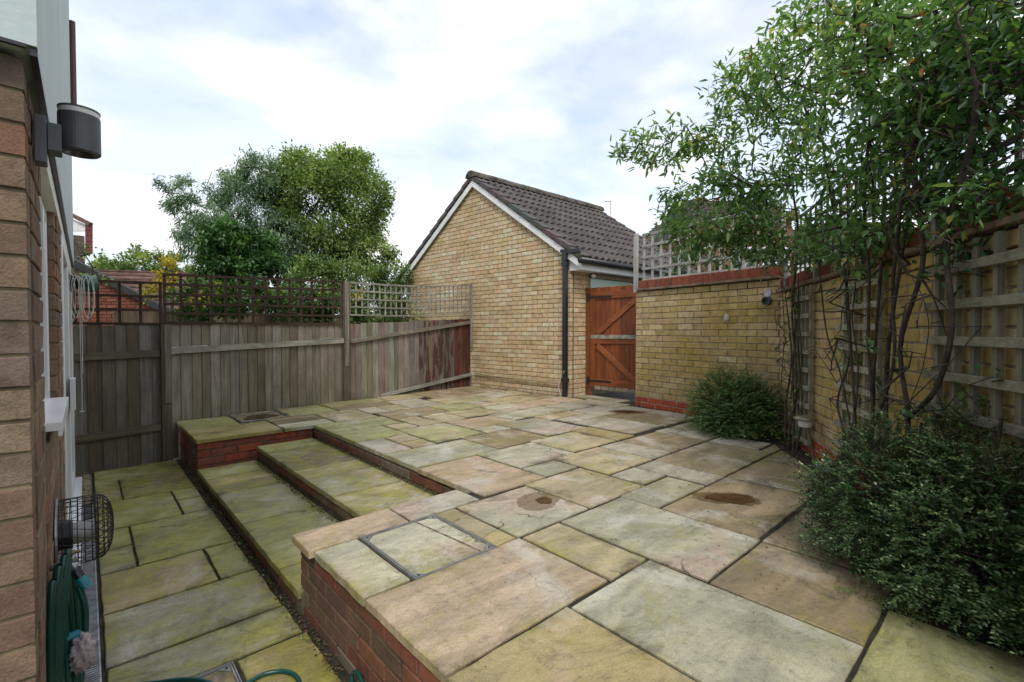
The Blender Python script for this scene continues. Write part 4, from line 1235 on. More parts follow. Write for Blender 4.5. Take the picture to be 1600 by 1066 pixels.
for k in range(6):
    b_ = MB(); b_.obox(GT0 + gu * (0.22 + 0.125 * k) + GN * 0.026 + [0, 0, 0.132], (gu, GN, (0, 0, 1)), (0.055, 0.006, 0.028)); b_.build('patch_board', M['trellis'], gate, color=(0.23, 0.19, 0.14))

# ================================================================== GARDEN WALLS
W0 = np.array([5.61, 3.64, 0.0]); WU = np.array([-0.148, -0.989, 0.0]); WN = np.array([-0.989, 0.148, 0.0])
WL, WH = 1.93, 1.565
C0 = W0 + WU * WL
RU = np.array([-0.85, -0.525, 0.0]); RU /= np.linalg.norm(RU); RN = np.array([RU[1], -RU[0], 0.0])
RL, RH = 4.9, 1.415


def garden_wall(label, o, u, n, L, H, loc_h, limit, gapx=None):
    wt = thing('garden_wall', label, 'wall', tuple(o + u * L / 2))
    b = MB(); b.obox(o + u * L / 2 - n * 0.12 + [0, 0, (H - 0.1) / 2 - 0.1], (u, n, (0, 0, 1)), (L / 2, 0.12, (H + 0.1) / 2 + 0.0)); mm = b.build('mortar', M['mortar'], wt)
    rows_, z_ = [], 0.135
    while z_ < H - 0.02:
        rows_.append((z_, 0.0, L)); z_ += 0.075
    bs = courses(o, u, n, rows_, PAL_M, proud=0.005)
    brick_objs(mm, bs, M['mossy'], limit)
    b = MB(); b.obox(o + u * L / 2 + n * 0.0 + [0, 0, 0.06], (u, n, (0, 0, 1)), (L / 2, 0.010, 0.075)); mw = b.build('pale_mortar', M['mortar_w'], wt)
    brick_objs(mw, courses(o, u, n, [(-0.015, 0, L), (0.060, 0, L)], PAL_RC, proud=0.016, start=1), M['redclean'], 120)
    # creasing tiles then brick-on-edge coping
    x_ = 0.0
    while x_ < L - 0.02:
        l_ = min(0.265, L - x_)
        b = MB(); b.obox(o + u * (x_ + l_ / 2) - n * 0.095 + [0, 0, H + 0.018], (u, n, (0, 0, 1)), (l_ / 2 - 0.002, 0.140, 0.014)); b.build('creasing_tile', M['creasing'], wt, bevel=0.003)
        x_ += 0.265
    b = MB(); b.obox(o + u * L / 2 - n * 0.10 + [0, 0, H + 0.082], (u, n, (0, 0, 1)), (L / 2, 0.100, 0.048)); cm = b.build('coping_bed', M['mortar'], wt)
    cs = []
    PAL_CP = [(0.195, 0.052, 0.030), (0.165, 0.046, 0.029), (0.215, 0.060, 0.034), (0.15, 0.055, 0.038)]
    x_ = 0.0
    ang = math.atan2(u[1], u[0])
    while x_ < L - 0.03:
        cs.append((o + u * (x_ + 0.0375) - n * 0.040 + np.array([0, 0, H + 0.087]), 0.066, 0.105, ang, pick(PAL_CP)))
        x_ += 0.075
    brick_objs(cm, cs, M['redclean'], 120, 'coping_brick')
    return wt


garden_wall('mossy yellow brick garden wall between the gate and the corner', W0, WU, WN, WL, WH, 0, 300)
garden_wall('shaded yellow brick garden wall behind the climbing shrubs on the right', C0, RU, RN, RL, RH, 0, 300)
WT = WH + 0.138
RT = RH + 0.138
pb = MB(); pb.obox(W0 + WU * 0.02 + WN * 0.028 + [0, 0, 1.95], (WU, WN, (0, 0, 1)), (0.026, 0.020, 0.40))
tw = trellis('trellis_panel', 'silvery grey trellis on the wall beside the gate', W0 + WU * 0.05 - WN * 0.10, WU, WN, 1.85, (WT + 0.01, WT + 0.01), (WT + 0.64, WT + 0.64), 0.142, (0.36, 0.355, 0.33), 0.032, rows=4)
pb.build('post', M['trellis'], tw, color=(0.32, 0.31, 0.29))
ta = trellis('trellis_panel', 'dark tall trellis along the top of the right wall', C0 + RU * 0.10 - RN * 0.11, RU, RN, 4.2, (RT + 0.01, RT + 0.01), (RT + 0.58, RT + 0.58), 0.14, (0.085, 0.075, 0.058), 0.026, rows=5)
for t_ in (0.25, 1.10, 1.95, 2.75):
    b_ = MB(); b_.obox(C0 + RU * t_ + RN * 0.018 + [0, 0, RH + 0.13], (RU, RN, (0, 0, 1)), (0.018, 0.014, 0.13)); b_.build('post_bracket', M['steel'], ta)


def wall_trellis(label, t0, t1, z0, z1, nv, nh, colr):
    tr = thing('wall_trellis', label, 'trellis', tuple(C0 + RU * (t0 + t1) / 2 + RN * 0.04 + np.array([0, 0, z0])))
    for k in range(nv):
        t = t0 + (t1 - t0) * (k + 0.15) / (nv - 0.7)
        b = MB(); b.obox(C0 + RU * t + RN * 0.035 + [0, 0, (z0 + z1) / 2], (RU, RN, (0, 0, 1)), (0.014, 0.012, (z1 - z0) / 2)); b.build('upright_lath', M['trellis'], tr, color=pick([colr]))
    for k in range(nh):
        z = z0 + (z1 - z0) * (k + 0.3) / nh
        b = MB(); b.obox(C0 + RU * (t0 + t1) / 2 + RN * 0.062 + [0, 0, z], (RU, RN, (0, 0, 1)), ((t1 - t0) / 2 + 0.03, 0.0115, 0.019)); b.build('cross_lath', M['trellis_h'], tr, color=pick([colr]), bevel=0.002)
    return tr


wall_trellis('narrow wooden wall trellis nearest the wall corner, wound with stems', 0.62, 1.08, 0.06, 1.40, 5, 9, (0.26, 0.245, 0.18))
wall_trellis('middle wooden wall trellis with a thin vine', 1.72, 2.27, 0.22, 1.40, 4, 9, (0.29, 0.275, 0.205))
wall_trellis('wide wooden wall trellis at the right edge of the photo', 2.80, 3.85, 0.62, 1.40, 9, 5, (0.165, 0.155, 0.112))
# small things fixed to the wall
vt = thing('wall_vent', 'grey round vent pipe high on the yellow wall near the corner', 'vent', tuple(W0 + WU * 1.80 + np.array([0, 0, 1.30])))
b_ = MB(); b_.lathe(W0 + WU * 1.80 + WN * 0.005 + [0, 0, 1.34], [(0.045, 0.0), (0.045, 0.05), (0.034, 0.0501), (0.034, 0.02)], axis=tuple(WN), n=20); b_.build('pipe_end', M['lampgrey'], vt)
b_ = MB(); b_.obox(W0 + WU * 1.80 + WN * 0.012 + [0, 0, 1.425], (WU, WN, (0, 0, 1)), (0.035, 0.006, 0.04)); b_.build('plate', M['steel'], vt)
bf = thing('bird_feeder', 'small pale bell shaped feeder hanging on the yellow wall', 'bird feeder', tuple(W0 + WU * 1.36 + WN * 0.04 + np.array([0, 0, 1.13])))
b_ = MB(); b_.lathe(W0 + WU * 1.36 + WN * 0.045 + [0, 0, 1.13], [(0.026, 0.0), (0.030, 0.02), (0.024, 0.06), (0.010, 0.09)], n=14); b_.build('bell', mat_plain('pale_ceramic', (0.40, 0.40, 0.33), 0.5, 0.2, 12), bf, smooth=True)
b_ = MB(); b_.tube([W0 + WU * 1.36 + WN * 0.045 + [0, 0, 1.218], W0 + WU * 1.36 + WN * 0.045 + [0, 0, 1.54]], 0.003, 5); b_.build('cord', M['pipe'], bf)

# ================================================================== COVERS AND PUDDLES
def recess_cover(label, x0, x1, y0, y1, z, fill, water=False):
    c = thing('inspection_cover', label, 'manhole cover', ((x0 + x1) / 2, (y0 + y1) / 2, z - 0.03))
    fw = 0.0045
    b = MB()
    for a0, a1, c0, c1 in ((x0, x1, y0, y0 + fw), (x0, x1, y1 - fw, y1), (x0, x0 + fw, y0 + fw + 0.0005, y1 - fw - 0.0005), (x1 - fw, x1, y0 + fw + 0.0005, y1 - fw - 0.0005)):
        b.box((a0, c0, z - 0.03), (a1, c1, z + 0.001))
    b.build('outer_frame', M['oldsteel'], c)
    g = 0.009
    b = MB()
    for a0, a1, c0, c1 in ((x0 + g, x1 - g, y0 + g, y0 + g + 0.005), (x0 + g, x1 - g, y1 - g - 0.005, y1 - g), (x0 + g, x0 + g + 0.005, y0 + g + 0.0075, y1 - g - 0.0075), (x1 - g - 0.005, x1 - g, y0 + g + 0.0075, y1 - g - 0.0075)):
        b.box((a0, c0, z - 0.03), (a1, c1, z + 0.0005))
    b.build('tray_frame', M['oldsteel'], c)
    b = MB()
    for cx, cy, sx, sy in ((x0 + g, y0 + g, 1, 1), (x1 - g, y0 + g, -1, 1), (x0 + g, y1 - g, 1, -1), (x1 - g, y1 - g, -1, -1)):
        b = MB(); b.prism([(cx + sx * 0.0075, cy + sy * 0.0075), (cx + sx * 0.050, cy + sy * 0.0075), (cx + sx * 0.0075, cy + sy * 0.050)], z - 0.02, z - 0.002); b.build('corner_plate', M['oldsteel'], c)
    b = MB()
    for cx, cy in ((x0 + g + 0.019, y0 + g + 0.019), (x1 - g - 0.019, y0 + g + 0.019), (x0 + g + 0.019, y1 - g - 0.019), (x1 - g - 0.019, y1 - g - 0.019)):
        b = MB(); b.lathe((cx, cy, z - 0.003), [(0.006, 0), (0.006, 0.0025)], n=10); b.build('lifting_hole', M['iron'], c)
    b = MB(); b.box((x0 + fw + 0.0004, y0 + fw + 0.0004, z - 0.045), (x1 - fw - 0.0004, y1 - fw - 0.0004, z - (0.0065 if not water else 0.013))); b.build('tray_fill', M['grout'], c)
    i = g + 0.006
    s = 0.046
    s_ = slab(c, [(x0 + i + s, y0 + i), (x1 - i - s, y0 + i), (x1 - i, y0 + i + s), (x1 - i, y1 - i - s), (x1 - i - s, y1 - i), (x0 + i + s, y1 - i), (x0 + i, y1 - i - s), (x0 + i, y0 + i + s)], z - (0.004 if not water else 0.010), fill, 0.02, 0.002, 0.001)
    s_.name = 'inset_slab'
    return c


recess_cover('square recessed inspection cover with grey stone inset, in the foreground', 0.992, 1.428, 1.675, 2.212, 0.002, 'w')
recess_cover('recessed inspection cover holding rainwater, beside the fence', 1.285, 1.805, 5.94, 6.44, 0.002, 'd', True)
recess_cover('small recessed inspection cover in the lower paving at the bottom edge', 0.06, 0.445, 1.63, 2.25, -0.378, 't')
b_ = MB(); b_.bar((1.295, 2.19, 0.0018), (1.345, 1.70, 0.0018), 0.006, 0.003); tag(b_.build('rusty_crack', mat_plain('rusty_grout', (0.24, 0.19, 0.13), 0.9, 0.5, 30), None), 'rusty repaired crack across the foreground inspection cover', 'crack')


def puddle(label, c, rx, ry, ang, z, inner=0.6, off=(0, 0), seed=0):
    r_ = np.random.default_rng(seed)
    ph = r_.uniform(0, 6.28, 4)
    def blob(k, dx, dy, zz):
        pts = []
        for i in range(96):
            t = 2 * math.pi * i / 96
            f = 1 + 0.10 * math.sin(2 * t + ph[0]) + 0.07 * math.sin(3 * t + ph[1]) + 0.06 * math.sin(5 * t + ph[2]) + 0.04 * math.sin(9 * t + ph[3]) + 0.03 * math.sin(17 * t + ph[1]) + 0.02 * math.sin(29 * t + ph[0])
            x_, y_ = rx * k * f * math.cos(t) + dx, ry * k * f * math.sin(t) + dy
            pts.append((c[0] + x_ * math.cos(ang) - y_ * math.sin(ang), c[1] + x_ * math.sin(ang) + y_ * math.cos(ang), zz))
        return pts
    m = MB(); p2 = blob(inner, off[0], off[1], z + 0.0008); m.add(p2 + [(q[0], q[1], z - 0.004) for q in p2], [tuple(range(96))] + [(i, (i + 1) % 96, 96 + (i + 1) % 96, 96 + i) for i in range(96)]); return tag(m.build('puddle', M['water'], None), label, 'puddle')


q = gz(848, 784); puddle('irregular brown puddle on the grey slab in the middle of the patio', q[:2], 0.105, 0.105, 0.3, 0.0024, 0.50, (0.02, 0.0), 3)
q = gz(1136, 779); puddle('oval rust brown puddle on the tan slab by the large bush', q[:2], 0.205, 0.105, R(-52), 0.0024, 0.74, (0.02, 0.0), 5)
q = gz(978, 643.5); puddle('small brown puddle near the gate', q[:2], 0.20, 0.12, R(-50), 0.0024, 0.78, (0.01, 0), 8)
puddle('rainwater lying in the cover by the fence', (1.545, 6.19), 0.20, 0.18, 0.2, -0.0015, 0.86, (0, 0), 11)

# ================================================================== FOLIAGE
def leaves_obj(name, P, D, N, L, Wd, T, mat, parent, shape='lance'):
    n = len(P)
    D = D / (np.linalg.norm(D, axis=1)[:, None] + 1e-9)
    S = np.cross(D, N)
    S /= np.linalg.norm(S, axis=1)[:, None] + 1e-9
    Nn = np.cross(S, D)
    L = np.asarray(L)[:, None]; Wd = np.asarray(Wd)[:, None]
    fold = 0.22
    if shape == 'lance':
        tip = P + D * L - Nn * L * 0.10
        l1 = P + D * L * 0.30 + S * Wd * 0.5 + Nn * Wd * fold
        r1_ = P + D * L * 0.30 - S * Wd * 0.5 + Nn * Wd * fold
        l2 = P + D * L * 0.68 + S * Wd * 0.36 + Nn * Wd * fold * 0.6 - Nn * L * 0.04
        r2_ = P + D * L * 0.68 - S * Wd * 0.36 + Nn * Wd * fold * 0.6 - Nn * L * 0.04
        V = np.stack([P, l1, l2, tip, r2_, r1_], 1).reshape(-1, 3)
        k = 6
        F = np.array([[0, 3, 2, 1], [0, 5, 4, 3]])
    else:
        tip = P + D * L
        l1 = P + D * L * 0.5 + S * Wd * 0.5 + Nn * Wd * 0.12
        r1_ = P + D * L * 0.5 - S * Wd * 0.5 + Nn * Wd * 0.12
        V = np.stack([P, l1, tip, r1_], 1).reshape(-1, 3)
        k = 4
        F = np.array([[0, 3, 2, 1]])
    wl = WORLD[parent.name]
    V = V - np.array(wl)
    nf = len(F)
    me = bpy.data.meshes.new(name)
    me.vertices.add(len(V))
    me.vertices.foreach_set('co', V.astype(np.float32).ravel())
    loops = (F[None] + (np.arange(n) * k)[:, None, None]).reshape(-1)
    me.loops.add(len(loops))
    me.loops.foreach_set('vertex_index', loops.astype(np.int32))
    me.polygons.add(n * nf)
    me.polygons.foreach_set('loop_start', (np.arange(n * nf) * 4).astype(np.int32))
    me.update(calc_edges=True)
    a = me.attributes.new('tint', 'FLOAT', 'POINT')
    a.data.foreach_set('value', np.repeat(np.asarray(T), k).astype(np.float32))
    me.materials.append(mat)
    o = bpy.data.objects.new(name, me)
    link(o, parent, wl)
    return o


class Plant:
    """stems grown by joining random targets to the nearest existing node"""
    def __init__(s, paths, r0):
        s.p, s.par = [], []
        for path in paths:
            pts = spl(path, 7) if len(path) > 2 else path
            prev = -1
            for q in pts:
                s.p.append(np.array(q, float)); s.par.append(prev); prev = len(s.p) - 1
        s.tips = []
        s.r0 = r0

    def grow(s, targets, seg=0.12, jit=0.02, start_skip=0, up=0.0):
        targets = np.array(targets)
        P = np.array(s.p)
        d0 = np.array([np.min(np.linalg.norm(P[start_skip:] - t, axis=1)) for t in targets])
        for t in targets[np.argsort(d0)]:
            P = np.array(s.p[start_skip:])
            k = int(np.argmin(np.linalg.norm(P - t, axis=1))) + start_skip
            a = s.p[k]
            dd = np.linalg.norm(t - a)
            m = max(1, int(dd / seg))
            prev = k
            bow = rng.normal(0, 1, 3) * jit * dd
            path = []
            for j in range(1, m + 1):
                f = j / m
                q = a + (t - a) * f + bow * math.sin(math.pi * f) * 2 + rng.normal(0, 1, 3) * jit * 0.4 + np.array([0, 0, up * math.sin(math.pi * f) * dd])
                s.p.append(q); s.par.append(prev); prev = len(s.p) - 1
                path.append(prev)
            s.tips.append([k] + path)

    def radii(s, rt, pw=0.45, rmax=0.05):
        n = len(s.p)
        cnt = np.zeros(n)
        ch = np.zeros(n, int)
        for i in range(n):
            if s.par[i] >= 0: ch[s.par[i]] += 1
        cnt[ch == 0] = 1
        for i in range(n - 1, -1, -1):
            if s.par[i] >= 0: cnt[s.par[i]] += cnt[i]
        return np.minimum(rt * cnt ** pw, rmax)

    def mesh(s, name, mat, parent, rt=0.003, pw=0.45, rmax=0.05, n=5):
        r_ = s.radii(rt, pw, rmax)
        V, F = [], []
        for i, q in enumerate(s.p):
            j = s.par[i]
            if j < 0: continue
            a, b = s.p[j], q
            t = b - a
            L = np.linalg.norm(t)
            if L < 1e-5: continue
            t /= L
            e = np.cross(t, (0.2, 0.3, 0.93)); e /= np.linalg.norm(e) + 1e-9
            f = np.cross(t, e)
            nn = n if r_[i] > rt * 1.6 else 3
            base = len(V)
            ra = min(r_[j], r_[i] * 1.25)
            for p, rr in ((a - t * ra * 0.2, ra), (b + t * r_[i] * 0.3, r_[i])):
                for k in range(nn):
                    c_, s2 = math.cos(2 * math.pi * k / nn), math.sin(2 * math.pi * k / nn)
                    V.append(p + rr * (e * c_ + f * s2))
            for k in range(nn):
                F.append((base + k, base + (k + 1) % nn, base + nn + (k + 1) % nn, base + nn + k))
        mb = MB(); mb.v = [tuple(v) for v in V]; mb.f = F
        return mb.build(name, mat, parent, smooth=True)


def ell(c, r_, n, shell=0.0):
    v = rng.normal(0, 1, (n, 3))
    v /= np.linalg.norm(v, axis=1)[:, None]
    rad = (shell + (1 - shell) * rng.random(n)) ** (1 / 3.0)
    return np.array(c) + v * rad[:, None] * np.array(r_)


def leaf_arrays(pts, dirs, per, L, Wd, droop=0.25, spread=0.8, tint=None, jitter=0.02):
    P = np.repeat(pts, per, 0) + rng.normal(0, jitter, (len(pts) * per, 3))
    D = np.repeat(dirs, per, 0)
    D = D / (np.linalg.norm(D, axis=1)[:, None] + 1e-9) + rng.normal(0, spread, P.shape)
    D[:, 2] -= droop
    N = np.array([0, 0, 1.0]) + rng.normal(0, 0.45, P.shape)
    n = len(P)
    T = rng.random(n) if tint is None else np.clip(np.repeat(tint, per) + rng.normal(0, 0.19, n), 0, 1)
    return P, D, N, rng.uniform(L[0], L[1], n), rng.uniform(Wd[0], Wd[1], n), T


LEAF_BUD = mat_leaf('buddleia_leaf', [(0.0, (0.034, 0.076, 0.026)), (0.35, (0.078, 0.155, 0.052)), (0.7, (0.140, 0.240, 0.076)), (0.90, (0.255, 0.335, 0.095)), (1.0, (0.42, 0.38, 0.11))], 0.32, 0.34, 0.5)
LEAF_DARK = mat_leaf('dark_evergreen_leaf', [(0.0, (0.010, 0.032, 0.010)), (0.5, (0.024, 0.070, 0.020)), (0.85, (0.055, 0.115, 0.032)), (1.0, (0.12, 0.17, 0.05))], 0.32, 0.18)
LEAF_DEAD = mat_leaf('dead_brown_leaf', [(0.0, (0.10, 0.045, 0.018)), (1.0, (0.34, 0.17, 0.060))], 0.7, 0.3)
LEAF_BOX = mat_leaf('small_honeysuckle_leaf', [(0.0, (0.009, 0.024, 0.009)), (0.5, (0.030, 0.062, 0.020)), (0.85, (0.072, 0.118, 0.040)), (1.0, (0.200, 0.230, 0.095))], 0.30, 0.15)
LEAF_LIGHT = mat_leaf('light_tree_leaf', [(0.0, (0.055, 0.092, 0.028)), (0.5, (0.140, 0.200, 0.060)), (1.0, (0.270, 0.320, 0.105))], 0.5, 0.30)
LEAF_EUC = mat_leaf('blue_green_leaf', [(0.0, (0.055, 0.098, 0.055)), (0.6, (0.125, 0.195, 0.118)), (1.0, (0.235, 0.310, 0.205))], 0.45, 0.25)
LEAF_HEDGE = mat_leaf('pale_hedge_leaf', [(0.0, (0.045, 0.085, 0.020)), (0.6, (0.115, 0.175, 0.050)), (1.0, (0.24, 0.28, 0.085))], 0.4, 0.25)
LEAF_GOLD = mat_leaf('golden_leaf', [(0.0, (0.16, 0.14, 0.02)), (1.0, (0.52, 0.38, 0.035))], 0.5, 0.3)

# ---- climbing / wall shrubs on the right
def wallpt(t, z, d=0.12): return C0 + RU * t + RN * d + np.array([0, 0, z])


def shrub(name, label, paths, blobs, leaf, ntarget, per, L, Wd, rt, rmax, mat_bark, droop=0.25, seg=0.11, skip=0, tint_up=0.5, dead=0, group=None, cat='shrub', jit=0.05, pw=0.45, tint0=0.45):
    base = np.array(paths[0][0])
    t = thing(name, label, cat, tuple(base), group)
    pl = Plant(paths, rt)
    tot = sum(b[3] for b in blobs)
    tg = np.concatenate([ell(b[0], b[1], max(4, int(ntarget * b[3] / tot)), b[2]) for b in blobs])
    pl.grow(tg, seg, jit, skip)
    pl.mesh('stems', mat_bark, t, rt, pw, rmax)
    P_, D_, T_ = [], [], []
    for path in pl.tips:
        m = len(path)
        for k in path[max(1, m - 5):]:
            q = pl.p[k]; d = q - pl.p[pl.par[k]]
            P_.append(q); D_.append(d); T_.append(tint0 + rng.normal(0, 0.14))
    P_, D_, T_ = np.array(P_), np.array(D_), np.array(T_)
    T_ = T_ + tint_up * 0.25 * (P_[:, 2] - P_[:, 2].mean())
    A = leaf_arrays(P_, D_, per, L, Wd, droop, 0.75, T_, 0.035)
    leaves_obj('crown', *A, leaf, t)
    if dead:
        ix = rng.choice(len(P_), dead)
        A = leaf_arrays(P_[ix] + rng.normal(0, 0.03, (dead, 3)), D_[ix], 3, (L[0], L[1] * 0.8), Wd, 0.8, 0.6)
        leaves_obj('dead_leaves', *A, LEAF_DEAD, t)
    return t


def B(px, py, d, rx, ry, rz, wt, shell=0.15): return (at(px, py, d), (rx, ry, rz), shell, wt)


shrub('wall_shrub', 'leafy shrub arching over the yellow wall towards the garage roof', [
    [wallpt(0.55, -0.02, 0.16), wallpt(0.60, 0.5, 0.14), wallpt(0.66, 1.0, 0.13), wallpt(0.50, 1.5, 0.12), wallpt(0.45, 2.0, 0.15)],
    [wallpt(0.70, -0.02, 0.15), wallpt(0.86, 0.5, 0.12), wallpt(0.98, 0.85, 0.13), wallpt(0.55, 1.15, 0.20), wallpt(0.18, 1.30, 0.30), wallpt(0.10, 1.62, 0.25), wallpt(0.2, 2.0, 0.2)],
    [wallpt(0.85, 0.0, 0.14), wallpt(0.92, 0.6, 0.10), wallpt(0.85, 1.2, 0.12), wallpt(1.0, 1.8, 0.12), wallpt(0.95, 2.2, 0.15)]],
    [B(1120, 330, 4.1, 0.55, 0.5, 0.33, 1.5), B(1045, 228, 4.2, 0.42, 0.35, 0.13, 0.55), B(985, 228, 4.25, 0.14, 0.14, 0.10, 0.12), B(1180, 235, 4.0, 0.55, 0.5, 0.42, 1.6), B(1085, 365, 4.3, 0.35, 0.3, 0.16, 0.4), B(1240, 330, 3.9, 0.5, 0.45, 0.32, 1.1), B(1170, 130, 3.9, 0.32, 0.3, 0.22, 0.6), B(1250, 110, 3.7, 0.45, 0.4, 0.32, 0.9), B(1230, 395, 3.8, 0.32, 0.25, 0.13, 0.4), B(1165, 385, 4.1, 0.3, 0.25, 0.12, 0.35)],
    LEAF_BUD, 1150, 6, (0.038, 0.100), (0.014, 0.031), 0.0018, 0.0095, M['bark'], 0.30, skip=8, dead=30)
shrub('wall_shrub', 'tall dense shrub behind the wide trellis, reaching the top edge', [
    [wallpt(2.42, -0.02, 0.24), wallpt(2.38, 0.45, 0.20), wallpt(2.20, 0.9, 0.16), wallpt(2.03, 1.4, 0.14), wallpt(1.85, 1.9, 0.16), wallpt(1.8, 2.3, 0.2)],
    [wallpt(2.48, -0.02, 0.22), wallpt(2.54, 0.5, 0.18), wallpt(2.40, 0.95, 0.15), wallpt(2.42, 1.35, 0.16), wallpt(2.30, 1.7, 0.14), wallpt(2.4, 2.4, 0.15)],
    [wallpt(2.36, 0.4, 0.2), wallpt(2.08, 0.75, 0.17), wallpt(1.80, 1.02, 0.16), wallpt(1.6, 1.5, 0.15)],
    [wallpt(2.52, 0.4, 0.2), wallpt(2.70, 0.85, 0.16), wallpt(2.66, 1.25, 0.15), wallpt(2.88, 1.8, 0.2)]],
    [B(1330, 200, 3.0, 0.5, 0.42, 0.40, 1.6), B(1290, 70, 3.05, 0.42, 0.4, 0.33, 1.3), B(1420, 110, 2.4, 0.38, 0.34, 0.32, 1.5), B(1400, 260, 2.5, 0.32, 0.30, 0.24, 0.9), B(1500, 60, 2.1, 0.32, 0.30, 0.27, 1.1), B(1440, 10, 2.5, 0.45, 0.36, 0.22, 1.0), B(1360, 330, 2.75, 0.26, 0.25, 0.17, 0.45), B(1560, 120, 1.95, 0.25, 0.24, 0.22, 0.6), B(1560, 20, 2.0, 0.28, 0.24, 0.2, 0.8), B(1470, 200, 2.2, 0.28, 0.25, 0.22, 0.8), B(1360, 20, 2.9, 0.45, 0.4, 0.28, 0.9), B(1350, 395, 2.75, 0.24, 0.20, 0.10, 0.30), B(1440, 335, 2.35, 0.22, 0.2, 0.12, 0.35), B(1510, 320, 2.0, 0.16, 0.14, 0.10, 0.25), B(1300, 380, 3.2, 0.28, 0.22, 0.12, 0.35), B(1570, 310, 1.75, 0.12, 0.12, 0.08, 0.15)],
    LEAF_BUD, 1650, 5, (0.035, 0.088), (0.013, 0.030), 0.0017, 0.0080, M['bark_d'], 0.30, skip=10, dead=70, tint0=0.44)
shrub('wall_shrub', 'dark bare stemmed shrub against the wide trellis at the right edge', [
    [wallpt(2.78, -0.02, 0.20), wallpt(2.85, 0.55, 0.16), wallpt(2.72, 0.95, 0.14), wallpt(2.86, 1.35, 0.12), wallpt(2.78, 1.8, 0.12), wallpt(2.9, 2.3, 0.15)],
    [wallpt(2.85, 0.62, 0.16), wallpt(3.02, 0.78, 0.14), wallpt(3.10, 1.05, 0.13), wallpt(3.04, 1.40, 0.12), wallpt(3.2, 1.9, 0.12), wallpt(3.15, 2.4, 0.2)],
    [wallpt(2.86, 0.66, 0.17), wallpt(2.95, 0.90, 0.15), wallpt(2.92, 1.15, 0.14), wallpt(2.6, 1.5, 0.16)]],
    [B(1560, 200, 1.85, 0.24, 0.22, 0.22, 1.0), B(1500, 300, 2.05, 0.20, 0.2, 0.13, 0.6), B(1590, 60, 1.75, 0.24, 0.22, 0.22, 0.9), B(1520, 395, 1.95, 0.12, 0.11, 0.08, 0.35), B(1480, 170, 2.15, 0.22, 0.22, 0.22, 0.6), B(1580, 300, 1.75, 0.12, 0.12, 0.08, 0.25)],
    LEAF_DARK, 300, 5, (0.03, 0.06), (0.012, 0.024), 0.0021, 0.011, M['bark_d'], 0.2, skip=10, dead=14)
shrub('climbing_vine', 'thin twining vine on the middle wall trellis', [
    [wallpt(1.86, -0.02, 0.16), wallpt(1.98, 0.3, 0.11), wallpt(1.80, 0.55, 0.09), wallpt(1.98, 0.85, 0.09), wallpt(1.92, 1.2, 0.09), wallpt(2.02, 1.55, 0.10)],
    [wallpt(1.90, -0.02, 0.15), wallpt(2.06, 0.4, 0.10), wallpt(2.10, 0.8, 0.085), wallpt(2.02, 1.1, 0.09), wallpt(2.10, 1.45, 0.09)]],
    [B(1340, 555, 2.95, 0.15, 0.12, 0.06, 1.0), B(1335, 440, 2.95, 0.10, 0.1, 0.07, 0.5), B(1350, 650, 3.0, 0.13, 0.1, 0.09, 0.6), B(1425, 640, 2.35, 0.08, 0.08, 0.04, 0.3), B(1300, 725, 3.2, 0.10, 0.1, 0.05, 0.4)],
    LEAF_BUD, 46, 3, (0.035, 0.065), (0.014, 0.024), 0.0024, 0.012, M['bark'], 0.15, skip=4, cat='vine', tint0=0.6)
# bare twiggy stems wound through the first trellis
tw_ = thing('climbing_plant', 'bare twisted stems wound through the narrow wall trellis', 'vine', tuple(wallpt(0.85, 0, 0.12)))
pl = Plant([[wallpt(t0, -0.02, 0.12), wallpt(t0 + rng.uniform(-.12, .12), 0.35, 0.09), wallpt(t0 + rng.uniform(-.12, .12), 0.75, 0.09), wallpt(t0 + rng.uniform(-.12, .12), 1.1, 0.10), wallpt(t0 + rng.uniform(-.2, .2), 1.5, 0.11)] for t0 in (0.70, 0.78, 0.85, 0.93, 1.0)], 0.003)
pl.grow([wallpt(rng.uniform(0.45, 1.15), rng.uniform(0.1, 1.45), rng.uniform(0.06, 0.22)) for _ in range(110)], 0.07, 0.12)
pl.mesh('stems', M['bark'], tw_, 0.0026, 0.42, 0.012)
ix = rng.choice(len(pl.tips), 26)
P_ = np.array([pl.p[pl.tips[i][-1]] for i in ix]); D_ = rng.normal(0, 1, P_.shape)
leaves_obj('foliage', *leaf_arrays(P_, D_, 4, (0.025, 0.045), (0.012, 0.02), 0.2), LEAF_BUD, tw_)
tw_ = thing('climbing_plant', 'bare twiggy stems spreading over the wall between the two right trellises', 'vine', tuple(wallpt(2.45, 0, 0.16)))
pl = Plant([[wallpt(2.44, -0.02, 0.2), wallpt(2.5, 0.4, 0.17), wallpt(2.40, 0.85, 0.12), wallpt(2.46, 1.4, 0.12)], [wallpt(2.7, 0.3, 0.18), wallpt(2.62, 0.9, 0.15), wallpt(2.75, 1.5, 0.14)]], 0.003)
pl.grow([wallpt(rng.uniform(1.9, 3.3), rng.uniform(0.6, 2.3), rng.uniform(0.06, 0.30)) for _ in range(170)], 0.08, 0.10)
pl.mesh('stems', M['bark_d'], tw_, 0.0024, 0.42, 0.014)
ix = rng.choice(len(pl.tips), 34)
P_ = np.array([pl.p[pl.tips[i][-1]] for i in ix]); D_ = rng.normal(0, 1, P_.shape)
leaves_obj('foliage', *leaf_arrays(P_, D_, 5, (0.03, 0.06), (0.014, 0.024), 0.15), LEAF_DARK, tw_)


